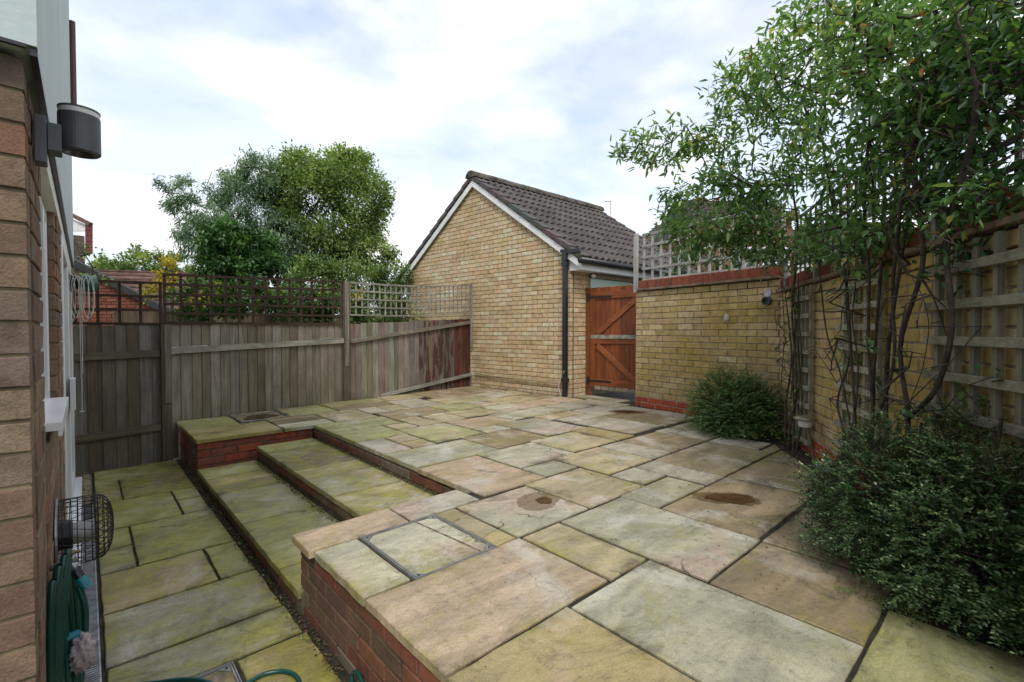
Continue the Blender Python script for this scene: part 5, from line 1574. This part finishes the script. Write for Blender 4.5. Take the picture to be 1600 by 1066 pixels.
# ---- small-leaved bushes
def bush(name, label, lobes, nspray, leaf, leafL, spr=(0.10, 0.24), per=11, core=0.55, tint0=0.42, flat=0.25):
    base = (lobes[0][0][0], lobes[0][0][1], -0.02)
    t = thing(name, label, 'bush', base)
    P_, D_, N_, T_, stems = [], [], [], [], MB()
    tot = sum(l[2] for l in lobes)
    for c, r_, wt in lobes:
        n = int(nspray * wt / tot)
        v = rng.normal(0, 1, (n, 3)); v[:, 2] = np.abs(v[:, 2]) * 1.0 - 0.55
        v /= np.linalg.norm(v, axis=1)[:, None]
        lump = 1 + 0.10 * np.sin(5 * v[:, 0] + 2) * np.cos(6 * v[:, 1]) + 0.08 * np.sin(9 * v[:, 2] + 4 * v[:, 0])
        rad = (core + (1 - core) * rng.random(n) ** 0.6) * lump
        o = np.array(c) + v * np.array(r_) * rad[:, None]
        d = v + rng.normal(0, 0.35, v.shape); d[:, 2] += 0.15
        d /= np.linalg.norm(d, axis=1)[:, None]
        ln = rng.uniform(spr[0], spr[1], n)
        for i in range(n):
            if o[i, 2] < 0.0: continue
            s_ = o[i] - d[i] * ln[i] * 0.5
            sag = np.array([0, 0, -0.25 * ln[i]])
            m = per
            f = (np.arange(m) + 0.5) / m
            q = s_ + d[i] * (ln[i] * f)[:, None] + sag * (f ** 2)[:, None]
            side = np.cross(d[i], (0, 0, 1.0)); side /= np.linalg.norm(side) + 1e-9
            sgn = np.where(np.arange(m) % 2 == 0, 1, -1)
            for rep in (1, -1):
                P_.append(q); D_.append(side * (sgn * rep)[:, None] + d[i] * 0.6 + rng.normal(0, 0.3, (m, 3)))
                N_.append(np.array([0, 0, 1.0]) + v[i] * 0.4 + rng.normal(0, 0.35, (m, 3)))
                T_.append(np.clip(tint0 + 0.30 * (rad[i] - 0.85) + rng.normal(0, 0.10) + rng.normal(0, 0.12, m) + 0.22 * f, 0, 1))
            if i % 4 == 0: stems.tube([s_ - d[i] * ln[i] * 0.6, s_, s_ + d[i] * ln[i] * 0.7 + sag * 0.5], [0.0025, 0.002, 0.001], 3, False)
        for k in range(14):
            e = np.array(c) + rng.normal(0, 0.5, 3) * np.array(r_)
            stems.tube(spl([(c[0] + rng.normal(0, 0.05), c[1] + rng.normal(0, 0.05), -0.03), (np.array(c) * 0.6 + e * 0.4) * [1, 1, 0.6], e], 5), 0.006, 4, False)
    P_, D_, N_, T_ = np.concatenate(P_), np.concatenate(D_), np.concatenate(N_), np.concatenate(T_)
    n = len(P_)
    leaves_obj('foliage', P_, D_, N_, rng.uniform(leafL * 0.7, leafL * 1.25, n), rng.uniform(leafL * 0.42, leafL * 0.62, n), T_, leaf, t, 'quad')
    stems.build('stems', M['bark_d'], t)
    return t


bush('honeysuckle_bush', 'large dark small leaved bush overhanging the patio at lower right', [
    ((2.62, 0.40, 0.22), (0.33, 0.31, 0.40), 1.5), ((2.42, 0.08, 0.20), (0.35, 0.34, 0.38), 1.5), ((2.78, 0.33, 0.20), (0.22, 0.18, 0.32), 0.6), ((2.62, 0.12, 0.40), (0.40, 0.26, 0.34), 1.0), ((2.3, -0.35, 0.2), (0.4, 0.4, 0.45), 0.8)],
    5200, LEAF_BOX, 0.0150, spr=(0.08, 0.19), core=0.62, per=13)
bush('honeysuckle_bush', 'small rounded bright green bush in front of the yellow wall', [
    ((4.98, 2.14, 0.22), (0.35, 0.36, 0.44), 1.2), ((4.78, 1.98, 0.15), (0.30, 0.28, 0.30), 0.7), ((5.05, 1.88, 0.20), (0.24, 0.26, 0.38), 0.6)],
    1900, mat_leaf('bush_leaf_bright', [(0.0, (0.016, 0.045, 0.012)), (0.5, (0.046, 0.105, 0.030)), (1.0, (0.165, 0.235, 0.070))], 0.35, 0.2), 0.022, spr=(0.12, 0.26), tint0=0.5)


def tuft(name, label, c, r_, n, leaf, L, Wd, cat='plant'):
    t = thing(name, label, cat, (c[0], c[1], -0.02))
    P_ = ell((c[0], c[1], c[2]), r_, n); P_[:, 2] = np.abs(P_[:, 2] + 0.02) - 0.01
    D_ = P_ - np.array([c[0], c[1], -0.05])
    leaves_obj('foliage', *leaf_arrays(P_, D_, 4, L, Wd, 0.0, 0.7), leaf, t)
    s_ = MB()
    for q in P_[:40]: s_.tube([(c[0] + rng.normal(0, .02), c[1] + rng.normal(0, .02), -0.03), q], [0.003, 0.001], 3, False)
    s_.build('stems', M['bark'], t)


q = gz(1195, 686); tuft('ground_cover_plant', 'low variegated plant at the bed edge beside the small bush', (q[0] + 0.1, q[1] + 0.02, 0.05), (0.20, 0.16, 0.07), 60, LEAF_HEDGE, (0.03, 0.05), (0.018, 0.03))
q = gz(1238, 697); tuft('ground_cover_plant', 'small leafy seedling in front of the garden light', (q[0] + 0.05, q[1], 0.05), (0.10, 0.10, 0.07), 40, LEAF_HEDGE, (0.03, 0.05), (0.016, 0.026))

# mushroom light and stone
q = gz(1277, 722)
ml = thing('garden_light', 'metal mushroom shaped stake light leaning in the planting bed', 'garden light', (q[0] + 0.03, q[1] + 0.02, -0.03))
L0 = np.array([q[0] + 0.03, q[1] + 0.02, -0.03]); L1 = at(1258, 655, (L0 - CPOS) @ FWD + 0.02)
b_ = MB(); b_.tube([L0, L1], 0.012, 10); b_.build('stake', mat_plain('dull_bronze', (0.20, 0.17, 0.12), 0.5, 0.2, 20, metal=0.5), ml)
b_ = MB(); b_.lathe(L1 + [0, 0, -0.03], [(0.045, -0.03), (0.052, 0.0), (0.040, 0.025)], n=20); b_.build('lamp_glass', M['frost'], ml)
b_ = MB(); b_.lathe(L1, [(0.082, 0.0), (0.086, 0.006), (0.060, 0.022), (0.010, 0.030)], n=24); b_.build('lamp_cap', mat_plain('dull_brass_cap', (0.26, 0.23, 0.16), 0.4, 0.2, 20, metal=0.5), ml, smooth=True)
q = gz(1280, 726)
sb = bmesh.new(); bmesh.ops.create_icosphere(sb, subdivisions=2, radius=0.028)
for v in sb.verts: v.co *= rng.uniform(0.8, 1.15); v.co.z *= 0.8
sm_ = bpy.data.meshes.new('white_stone'); sb.to_mesh(sm_); sb.free(); sm_.materials.append(M['stone'])
st_ = bpy.data.objects.new('white_stone', sm_); link(st_, None, (q[0], q[1], 0.0)); tag(st_, 'small white stone at the edge of the bed', 'stone')

# ---- moss, weeds and litter
mb = MB()
for _ in range(260):
    if rng.random() < 0.75: p = (rng.normal(2.75, 0.45), rng.normal(0.95, 0.4), 0.004)
    else: p = (rng.uniform(0.9, 4.6), rng.uniform(0.6, 4.5), 0.004)
    if p[1] > 0.62 * p[0] - 1.2 + 0.05 or True:
        s = rng.uniform(0.002, 0.006)
        a = rng.uniform(0, 6.28)
        mb.add([(p[0] + s * math.cos(a), p[1] + s * math.sin(a), p[2]), (p[0] + s * math.cos(a + 2.1), p[1] + s * math.sin(a + 2.1), p[2] + 0.001), (p[0] + s * math.cos(a + 4.2), p[1] + s * math.sin(a + 4.2), p[2]), (p[0], p[1], p[2] + s)], [(0, 1, 3), (1, 2, 3), (2, 0, 3)])
def crumbs(p0, p1, n, w_, z):
    p0, p1 = np.array(p0, float), np.array(p1, float)
    for _ in range(n):
        q_ = p0 + (p1 - p0) * rng.random() + rng.normal(0, w_, 2)
        s_ = rng.uniform(0.003, 0.010)
        a_ = rng.uniform(0, 6.28)
        mb.add([(q_[0] + s_ * math.cos(a_ + k * 2.1), q_[1] + s_ * math.sin(a_ + k * 2.1), z) for k in range(3)] + [(q_[0], q_[1], z + s_ * 0.7)], [(0, 1, 3), (1, 2, 3), (2, 0, 3)])
crumbs(G0[:2] + GN[:2] * 0.03, (G0 + GU * 2.1)[:2] + GN[:2] * 0.03, 420, 0.012, 0.001)
crumbs(W0[:2] + WN[:2] * 0.035, C0[:2] + WN[:2] * 0.035, 260, 0.012, 0.001)
crumbs(F0[:2] + FD[:2] * 0.3 + FN[:2] * 0.06, F0[:2] + FD[:2] * 4.6 + FN[:2] * 0.06, 380, 0.02, 0.001)
crumbs((0.755, 1.3), (0.745, 6.2), 800, 0.016, -0.379)
crumbs((1.235, 2.5), (1.235, 5.1), 350, 0.014, -0.267)
crumbs((1.815, 2.5), (1.815, 5.1), 350, 0.012, -0.127)
crumbs((2.22, 0.25), (4.45, 1.36), 500, 0.05, 0.001)
tag(mb.build('leaf_litter', mat_plain('dry_litter', (0.10, 0.065, 0.035), 0.9, 0.5, 200), None), 'dark crumbs of leaf litter scattered on the paving near the bush', 'litter', kind='stuff')
P_ = []
for _ in range(420):
    k = rng.integers(0, 5)
    if k == 0: P_.append((rng.uniform(1.20, 1.245), rng.uniform(2.5, 5.1), -0.262))
    elif k == 1: P_.append((rng.uniform(0.70, 0.77), rng.uniform(1.6, 6.1), -0.376))
    elif k == 2: P_.append((rng.uniform(1.77, 1.825), rng.uniform(2.55, 5.1), -0.122))
    elif k == 3: P_.append((rng.uniform(2.17, 2.22), rng.uniform(0.2, 0.5), -0.004))
    else: P_.append((rng.uniform(5.2, 5.35), rng.uniform(5.2, 6.8), -0.004))
P_ = np.array(P_)
wd_ = bpy.data.objects.new('moss_and_weeds', None); link(wd_, None, (1.2, 3.8, -0.3)); bpy.data.objects.remove(wd_)
class _F: pass
ms_ = bpy.data.objects.new('tmp', None); WORLD['tmp'] = (0, 0, 0)
A = leaf_arrays(P_, np.tile([0, 0, 1.0], (len(P_), 1)), 5, (0.006, 0.016), (0.004, 0.010), -0.3, 0.8, None, 0.008)
COL.objects.link(ms_)
mw_ = leaves_obj('moss_and_weeds', *A, LEAF_HEDGE, ms_, 'quad')
mw_.parent = None
bpy.data.objects.remove(ms_)
tag(mw_, 'tufts of moss and tiny weeds along the feet of the steps', 'weeds', kind='stuff')

# ================================================================== BACKGROUND PLANTS
def far_tree(name, label, px, depth, ground, blobs, leaf, n, per, L, Wd, trunk_r, cat='tree', ntwig=160, tint0=0.45, droop=0.2):
    b = at(px, 518, depth); b[2] = ground
    t = thing(name, label, cat, tuple(b))
    cs = [np.array(q[0]) for q in blobs]
    top = np.mean(cs, 0)
    pl = Plant([[tuple(b), tuple(b * 0.5 + top * 0.5 + rng.normal(0, 0.1, 3)), tuple(top)]], 0.01)
    tot = sum(q[3] for q in blobs)
    tg = np.concatenate([ell(q[0], np.array(q[1]) * 0.95, max(3, int(ntwig * q[3] / tot)), q[2]) for q in blobs])
    pl.grow(tg, 0.35, 0.06, 3)
    pl.mesh('trunk', M['bark_d'], t, 0.008, 0.5, trunk_r, 5)
    P_, T_ = [], []
    for q in blobs:
        m = int(n * q[3] / tot)
        # clumps: leaves gather round clump centres, denser outside
        nc = max(8, m // 58)
        cc = ell(q[0], q[1], nc, 0.35)
        which = rng.integers(0, nc, m)
        sig = np.mean(q[1]) * 0.115
        pts = cc[which] + rng.normal(0, sig, (m, 3))
        ct = rng.normal(0, 0.20, nc)
        P_.append(pts); T_.append(np.clip(tint0 + ct[which] + 0.18 * (pts[:, 2] - q[0][2]) / q[1][2], 0, 1))
    P_, T_ = np.concatenate(P_), np.concatenate(T_)
    D_ = P_ - top + rng.normal(0, 0.6, P_.shape)
    A = leaf_arrays(P_, D_, per, L, Wd, droop, 0.7, T_, 0.06)
    leaves_obj('crown', *A, leaf, t, 'quad')
    return t


far_tree('broadleaf_tree', 'large light green tree beyond the fence, left of the garage', 520, 13.5, -0.4,
         [B(520, 330, 13.5, 1.5, 1.4, 1.5, 2.2, 0.3), B(470, 290, 13.3, 0.9, 0.9, 0.9, 0.8, 0.3), B(560, 300, 13.8, 0.9, 0.9, 1.0, 0.9, 0.3), B(570, 390, 13.5, 0.85, 0.8, 0.7, 0.7, 0.3), B(470, 390, 13.2, 1.0, 0.9, 0.8, 0.8, 0.3), B(540, 262, 13.6, 0.7, 0.6, 0.5, 0.4, 0.3)],
         LEAF_LIGHT, 24000, 2, (0.07, 0.12), (0.04, 0.065), 0.14)
far_tree('broadleaf_tree', 'wispy blue green tree beyond the fence', 380, 12.5, -0.4,
         [B(385, 330, 12.5, 0.85, 0.8, 0.95, 1.4, 0.2), B(410, 280, 12.5, 0.6, 0.6, 0.6, 0.7, 0.2), B(320, 370, 12.4, 0.7, 0.6, 0.6, 0.55, 0.2), B(290, 300, 12.3, 0.55, 0.4, 0.35, 0.16, 0.1), B(345, 290, 12.3, 0.4, 0.4, 0.4, 0.22, 0.1), B(300, 330, 12.3, 0.55, 0.4, 0.4, 0.2, 0.1), B(440, 380, 12.4, 0.6, 0.5, 0.7, 0.8, 0.2), B(360, 400, 12.4, 0.7, 0.5, 0.4, 0.5, 0.2)],
         LEAF_EUC, 15000, 2, (0.09, 0.15), (0.022, 0.034), 0.10, droop=0.9)
far_tree('evergreen_shrub', 'dark glossy evergreen shrub in front of the blue green tree', 375, 10.5, -0.4,
         [B(375, 400, 10.5, 0.75, 0.6, 0.62, 1.3, 0.3), B(355, 375, 10.4, 0.4, 0.4, 0.3, 0.5, 0.3), B(425, 440, 10.4, 0.6, 0.5, 0.5, 0.7, 0.3), B(330, 450, 10.4, 0.5, 0.5, 0.45, 0.5, 0.3)],
         mat_leaf('laurel_leaf', [(0.0, (0.018, 0.050, 0.014)), (0.6, (0.050, 0.120, 0.034)), (1.0, (0.110, 0.205, 0.055))], 0.28, 0.15), 6500, 2, (0.11, 0.17), (0.045, 0.065), 0.05, 'shrub', 70)
far_tree('hedge', 'rounded pale green hedge behind the sagging trellis', 535, 9.6, -0.4,
         [B(500, 440, 9.6, 0.55, 0.5, 0.45, 1.0, 0.4), B(560, 440, 9.8, 0.65, 0.5, 0.42, 1.1, 0.4), B(610, 445, 10.0, 0.5, 0.5, 0.45, 0.7, 0.4), B(470, 465, 9.5, 0.5, 0.5, 0.35, 0.7, 0.4), B(590, 490, 9.6, 0.9, 0.5, 0.4, 0.9, 0.4)],
         LEAF_HEDGE, 11000, 2, (0.05, 0.08), (0.025, 0.04), 0.04, 'hedge', 80)
far_tree('leafy_climber', 'tangled leafy climber behind the long brown trellis', 420, 7.7, -0.4,
         [B(320, 470, 7.3, 0.45, 0.25, 0.28, 1.0, 0.1), B(400, 470, 7.5, 0.50, 0.25, 0.28, 1.2, 0.1), B(480, 475, 7.8, 0.45, 0.25, 0.26, 1.1, 0.1), B(540, 480, 8.0, 0.4, 0.25, 0.25, 0.8, 0.1)],
         mat_leaf('climber_leaf', [(0.0, (0.020, 0.050, 0.012)), (0.6, (0.060, 0.115, 0.026)), (0.9, (0.14, 0.19, 0.04)), (1.0, (0.34, 0.27, 0.04))], 0.35, 0.25), 3600, 2, (0.05, 0.09), (0.03, 0.05), 0.02, 'climber', 90)
far_tree('hedge', 'dark tall hedge closing the neighbouring garden behind the trees', 470, 17.0, -0.4,
         [B(300 + 45 * k, 498, 17.0, 0.9, 0.5, 1.0, 1.0, 0.3) for k in range(9)], LEAF_DARK, 9000, 2, (0.12, 0.18), (0.07, 0.10), 0.05, 'hedge', 60)
bf_ = thing('fence_panel', 'brown board fence far behind the hedge in the neighbouring garden', 'fence', (3.5, 11.6, -0.45))
for k in range(46):
    board(bf_, (0.4 + 0.15 * k, 11.6, 0), (1, 0, 0), (0, -1, 0), 0.156, -0.45, 1.42, pick([(0.10, 0.075, 0.05), (0.085, 0.062, 0.042)]), M['fence'])
far_tree('golden_conifer', 'small bright golden yellow shrub rising above the brown trellis', 268, 9.0, -0.4,
         [B(264, 425, 9.0, 0.16, 0.16, 0.22, 1.0, 0.1), B(245, 452, 9.0, 0.24, 0.2, 0.12, 0.7, 0.1), B(300, 470, 8.8, 0.25, 0.2, 0.16, 0.5, 0.1)],
         LEAF_GOLD, 620, 2, (0.05, 0.08), (0.025, 0.04), 0.03, 'shrub', 40)
far_tree('broadleaf_tree', 'distant round green tree above the red tiled roof', 215, 30, -0.4,
         [B(225, 420, 30, 1.9, 1.5, 1.3, 1.4, 0.3), B(165, 425, 30, 1.5, 1.2, 0.8, 0.8, 0.3), B(275, 425, 30, 1.0, 1.0, 1.0, 0.5, 0.3)],
         LEAF_LIGHT, 5000, 2, (0.18, 0.28), (0.10, 0.16), 0.2, ntwig=60, tint0=0.4)
far_tree('broadleaf_tree', 'thin twiggy branches hanging beside the neighbour roof at far left', 135, 8.2, -0.4,
         [B(140, 395, 8.2, 0.10, 0.1, 0.16, 1.0, 0.1), B(150, 440, 8.2, 0.18, 0.15, 0.12, 0.8, 0.1)], LEAF_HEDGE, 42, 2, (0.06, 0.10), (0.03, 0.05), 0.012, 'shrub', 10)
far_tree('evergreen_shrub', 'dark shrub seen through the trellis beside the gate', 1100, 8.0, -0.3,
         [B(1085, 420, 8.0, 0.45, 0.4, 0.40, 1.0, 0.3), B(1130, 430, 8.2, 0.3, 0.3, 0.35, 0.6, 0.3)], LEAF_DARK, 900, 2, (0.06, 0.1), (0.03, 0.05), 0.03, 'shrub', 30)

# ================================================================== BACKGROUND BUILDINGS
def house_far(name, label, px0, px1, depth, z_e, z_r, wallm, roofm, deep=6.0, skew=0.0, gable=False, windows=(), chimneys=(), cat='house', rows_=10):
    t = thing(name, label, cat, tuple(at((px0 + px1) / 2, 518, depth) * [1, 1, 0] + [0, 0, -0.45]))
    a = at(px0, 518, depth); b = at(px1, 518, depth + skew)
    u = b - a; u[2] = 0; L = np.linalg.norm(u); u /= L
    n = np.array([u[1], -u[0], 0.0])
    if n @ (CPOS - a) < 0: n = -n
    a = a * [1, 1, 0]
    m = MB(); m.obox(a + u * L / 2 - n * deep / 2 + [0, 0, (z_e - 0.45) / 2], (u, n, (0, 0, 1)), (L / 2, deep / 2, (z_e + 0.45) / 2)); m.build('wall', wallm, t)
    ov = 0.3
    if not gable:
        q = [a - u * ov + n * ov + [0, 0, z_e - 0.05], a + u * (L + ov) + n * ov + [0, 0, z_e - 0.05], a + u * (L + ov) - n * deep / 2 + [0, 0, z_r], a - u * ov - n * deep / 2 + [0, 0, z_r], a + u * (L + ov) - n * (deep + ov) + [0, 0, z_e - 0.05], a - u * ov - n * (deep + ov) + [0, 0, z_e - 0.05]]
        m = MB(); m.add(q, [(0, 1, 2, 3), (3, 2, 4, 5), (0, 3, 5), (1, 4, 2), (0, 5, 4, 1)]); rf = m.build('roof', roofm, t)
        m = MB()
        for k in range(rows_):
            f = (k + 0.5) / rows_
            e0 = q[0] + (q[3] - q[0]) * f; e1 = q[1] + (q[2] - q[1]) * f
            m.bar(e0 + [0, 0, 0.03], e1 + [0, 0, 0.03], 0.06, 0.05)
        m.build('tile_courses', roofm, rf)
    else:
        h0 = a + u * L / 2
        q = [a - u * ov + n * 0.15 + [0, 0, z_e - 0.1], h0 + n * 0.15 + [0, 0, z_r], a + u * (L + ov) + n * 0.15 + [0, 0, z_e - 0.1]]
        bk = [p - n * deep for p in q]
        m = MB()
        for (p0, p1, b0, b1) in ((q[0], q[1], bk[0], bk[1]), (q[1], q[2], bk[1], bk[2])):
            m.add([p0, p1, b1, b0] + [p + np.array([0, 0, 0.18]) for p in (p0, p1, b1, b0)], [(0, 1, 2, 3), (7, 6, 5, 4), (0, 4, 5, 1), (1, 5, 6, 2), (2, 6, 7, 3), (3, 7, 4, 0)])
        rf = m.build('roof', roofm, t)
        m = MB(); m.add([a + [0, 0, z_e - 0.2], a + u * L + [0, 0, z_e - 0.2], h0 + [0, 0, z_r - 0.05], a - n * 0.3 + [0, 0, z_e - 0.2], a + u * L - n * 0.3 + [0, 0, z_e - 0.2], h0 - n * 0.3 + [0, 0, z_r - 0.05]], [(0, 1, 2), (5, 4, 3), (0, 3, 4, 1), (1, 4, 5, 2), (2, 5, 3, 0)]); m.build('gable', wallm, t)
    for f, zc, wd, hh in windows:
        m = MB(); m.obox(a + u * L * f + n * 0.03 + [0, 0, zc], (u, n, (0, 0, 1)), (wd / 2, 0.05, hh / 2)); wf_ = m.build('window_frame', M['white'], t)
        for sgn in (-1, 1):
            m = MB(); m.obox(a + u * (L * f + sgn * wd * 0.235) + n * 0.07 + [0, 0, zc], (u, n, (0, 0, 1)), (wd * 0.20, 0.02, hh * 0.42)); m.build('pane', M['glass_dark'], wf_)
    for f, back, zt, cw in chimneys:
        m = MB(); m.obox(a + u * L * f - n * back + [0, 0, zt - 0.9], (u, n, (0, 0, 1)), (cw / 2, 0.3, 0.9)); m.obox(a + u * L * f - n * back + [0, 0, zt + 0.05], (u, n, (0, 0, 1)), (cw / 2 + 0.06, 0.36, 0.06)); m.build('chimney', M['farred'], t)
    return t


# red brick outbuilding beyond the fence
house_far('outbuilding', 'low red brick building with red tiled roof beyond the brown trellis', 60, 300, 13.0, 1.35, 3.05, M['farred'], M['fartile2'], 5.0, 1.0, False, (), (), 'building', 12)
ob = thing('outbuilding', 'red brick gable with dark sloping verge behind the small brown trellis', 'building', tuple(at(170, 518, 10.5) * [1, 1, 0]))
ga = [at(60, 505, 10.8), at(275, 500, 10.8), at(262, 489, 10.8), at(152, 430, 10.8), at(120, 415, 10.8), at(60, 450, 10.8)]
m_ = MB(); lowz = -0.45
pf = [np.array([ga[0][0], ga[0][1], lowz]), np.array([ga[1][0], ga[1][1], lowz]), ga[1], ga[2], ga[3], ga[4], ga[5]]
nb2 = np.array([-0.1, 1.0, 0]) * 0.25
m_.add(pf + [p + nb2 for p in pf], [tuple(range(7)), tuple(range(13, 6, -1))] + [(i, (i + 1) % 7, 7 + (i + 1) % 7, 7 + i) for i in range(7)]); gm = m_.build('gable_wall', M['mortar_d'], ob)
u_ = ga[1] - ga[0]; u_[2] = 0; u_ /= np.linalg.norm(u_); n_ = np.array([u_[1], -u_[0], 0])
O_ = np.array([ga[0][0], ga[0][1], 0.0])
def xlim(z):
    P0, P1 = ga[3], ga[1]
    x0_, x1_ = (P0 - O_) @ u_, (P1 - O_) @ u_
    return x1_ - (z - P1[2]) / (P0[2] - P1[2]) * (x1_ - x0_)
rws = [(z, (at(100, 518, 10.8) - O_) @ u_, max(0.3, xlim(z + 0.06))) for z in np.arange(0.95, 2.25, 0.075)]
rws = [r_ for r_ in rws if r_[2] - r_[1] > 0.15]
brick_objs(gm, courses(O_, u_, n_, rws, [(0.15, 0.050, 0.032), (0.13, 0.044, 0.028), (0.17, 0.060, 0.038)], proud=0.006), M['redclean'], 300)
m_ = MB(); m_.bar(at(112, 408, 10.7), at(300, 507, 10.7), 0.10, 0.14); m_.build('verge', M['iron'], ob)
m_ = MB(); lq = at(190, 487, 10.7); m_.lathe(lq, [(0.05, -0.03), (0.07, 0.0), (0.04, 0.05)], n=14); m_.build('bulkhead_light', M['whitewood'], ob)
# neighbour far left: tall, with white gable and red verge
nb_h = thing('neighbour_house', 'sliver of a dark neighbouring house with white gable and red verge', 'house', tuple(at(125, 518, 15) * [1, 1, 0]))
dq = 15.0
m_ = MB(); a_, b2_ = at(60, 518, dq), at(135, 518, dq); m_.box((a_[0], a_[1], at(125, 400, dq)[2] - 0.1), (b2_[0], b2_[1] + 3, at(125, 362, dq)[2])); m_.build('wall', mat_plain('dark_hung_tile', (0.11, 0.085, 0.07), 0.9, 0.3, 6), nb_h)
m_ = MB(); pts_ = [at(108, 361, dq - 0.05), at(136, 361, dq - 0.05), at(136, 352, dq - 0.05), at(108, 340, dq - 0.05)]; m_.add(pts_ + [p + np.array([0, 0.1, 0]) for p in pts_], [(0, 1, 2, 3), (7, 6, 5, 4), (0, 4, 5, 1), (1, 5, 6, 2), (2, 6, 7, 3), (3, 7, 4, 0)]); m_.build('white_gable', M['whitewood'], nb_h)
m_ = MB(); m_.bar(at(106, 333, dq - 0.1), at(142, 351, dq - 0.1), 0.14, 0.11); m_.build('verge', M['fartile2'], nb_h)
m_ = MB()
for k in range(5): m_.obox(at(139, 356 + 9 * k, dq - 0.05), ((1, 0, 0), (0, 1, 0), (0, 0, 1)), (0.09, 0.1, 0.085))
m_.build('tile_edge', mat_plain('bright_red_tile', (0.17, 0.045, 0.04), 0.8), nb_h)
m_ = MB(); m_.tube([at(139, 396, dq - 0.1), at(122, 402, dq - 0.1), at(121, 440, dq - 0.1)], 0.045, 8); m_.build('gutter_pipe', M['blackplastic'], nb_h)
# houses behind the garage and the wall
hA = house_far('terraced_house', 'grey tiled roof with brick gable and chimneys behind the garage', 962, 1140, 30, 5.0, 8.4, M['farbrick'], M['fartile'], 9.0, -6.0, False, (), ((0.38, 4.6, 9.4, 0.8),), 'house', 16)
hB = house_far('terraced_house', 'brown brick gable wall and chimney peeping over the garage roof', 935, 975, 33, 5.2, 7.8, M['farred'], M['fartile'], 8.0, 2.0, True, (), ((-0.15, 2.0, 8.3, 0.9),))
hC = house_far('terraced_house', 'brown brick house with white windows behind the leafy shrub', 1108, 1235, 19, 5.6, 7.2, M['farbrick'], M['fartile'], 7.0, 0.0, False, ((0.42, 3.9, 1.1, 1.0), (0.80, 3.9, 1.1, 1.0), (0.42, 1.6, 1.2, 1.1), (0.8, 1.6, 1.2, 1.1)), (), 'house')
hD = house_far('terraced_house', 'pale rendered house glimpsed through the right hand trellis', 1240, 1420, 22, 4.6, 6.4, M['whitewood'], M['fartile'], 7.0, -2.0, False, ((0.2, 2.6, 1.3, 1.1), (0.5, 2.6, 1.3, 1.1), (0.8, 2.6, 1.3, 1.1)), (), 'house')
an = thing('tv_aerial', 'thin television aerial above the garage roof', 'aerial', tuple(at(953, 360, 31)))
m_ = MB(); m_.tube([at(954, 365, 31), at(954, 315, 31)], 0.03, 5); m_.tube([at(945, 315, 31), at(955, 315, 31)], 0.03, 5); m_.build('mast', M['steel'], an)

GROUPS = {'fence_panel': 'fence panels', 'trellis_panel': 'trellis panels on fences and walls', 'wall_trellis': 'trellises fixed to the right wall', 'inspection_cover': 'recessed inspection covers',
          'puddle': 'puddles on the paving', 'retaining_wall': 'brick retaining walls of the raised patio', 'wall_shrub': 'shrubs trained against the right wall', 'terraced_house': 'houses behind the garden',
          'garden_wall': 'garden walls', 'honeysuckle_bush': 'small leaved bushes', 'outbuilding': 'outbuildings beyond the fence', 'broadleaf_tree': 'trees beyond the fence', 'evergreen_shrub': 'evergreen shrubs',
          'hedge': 'hedges', 'climbing_plant': 'climbing stems', 'ground_cover_plant': 'ground cover plants'}
for o in bpy.data.objects:
    if o.parent is None and o.name.split('.')[0] in GROUPS:
        o['group'] = GROUPS[o.name.split('.')[0]]
print('objects', len(bpy.data.objects))
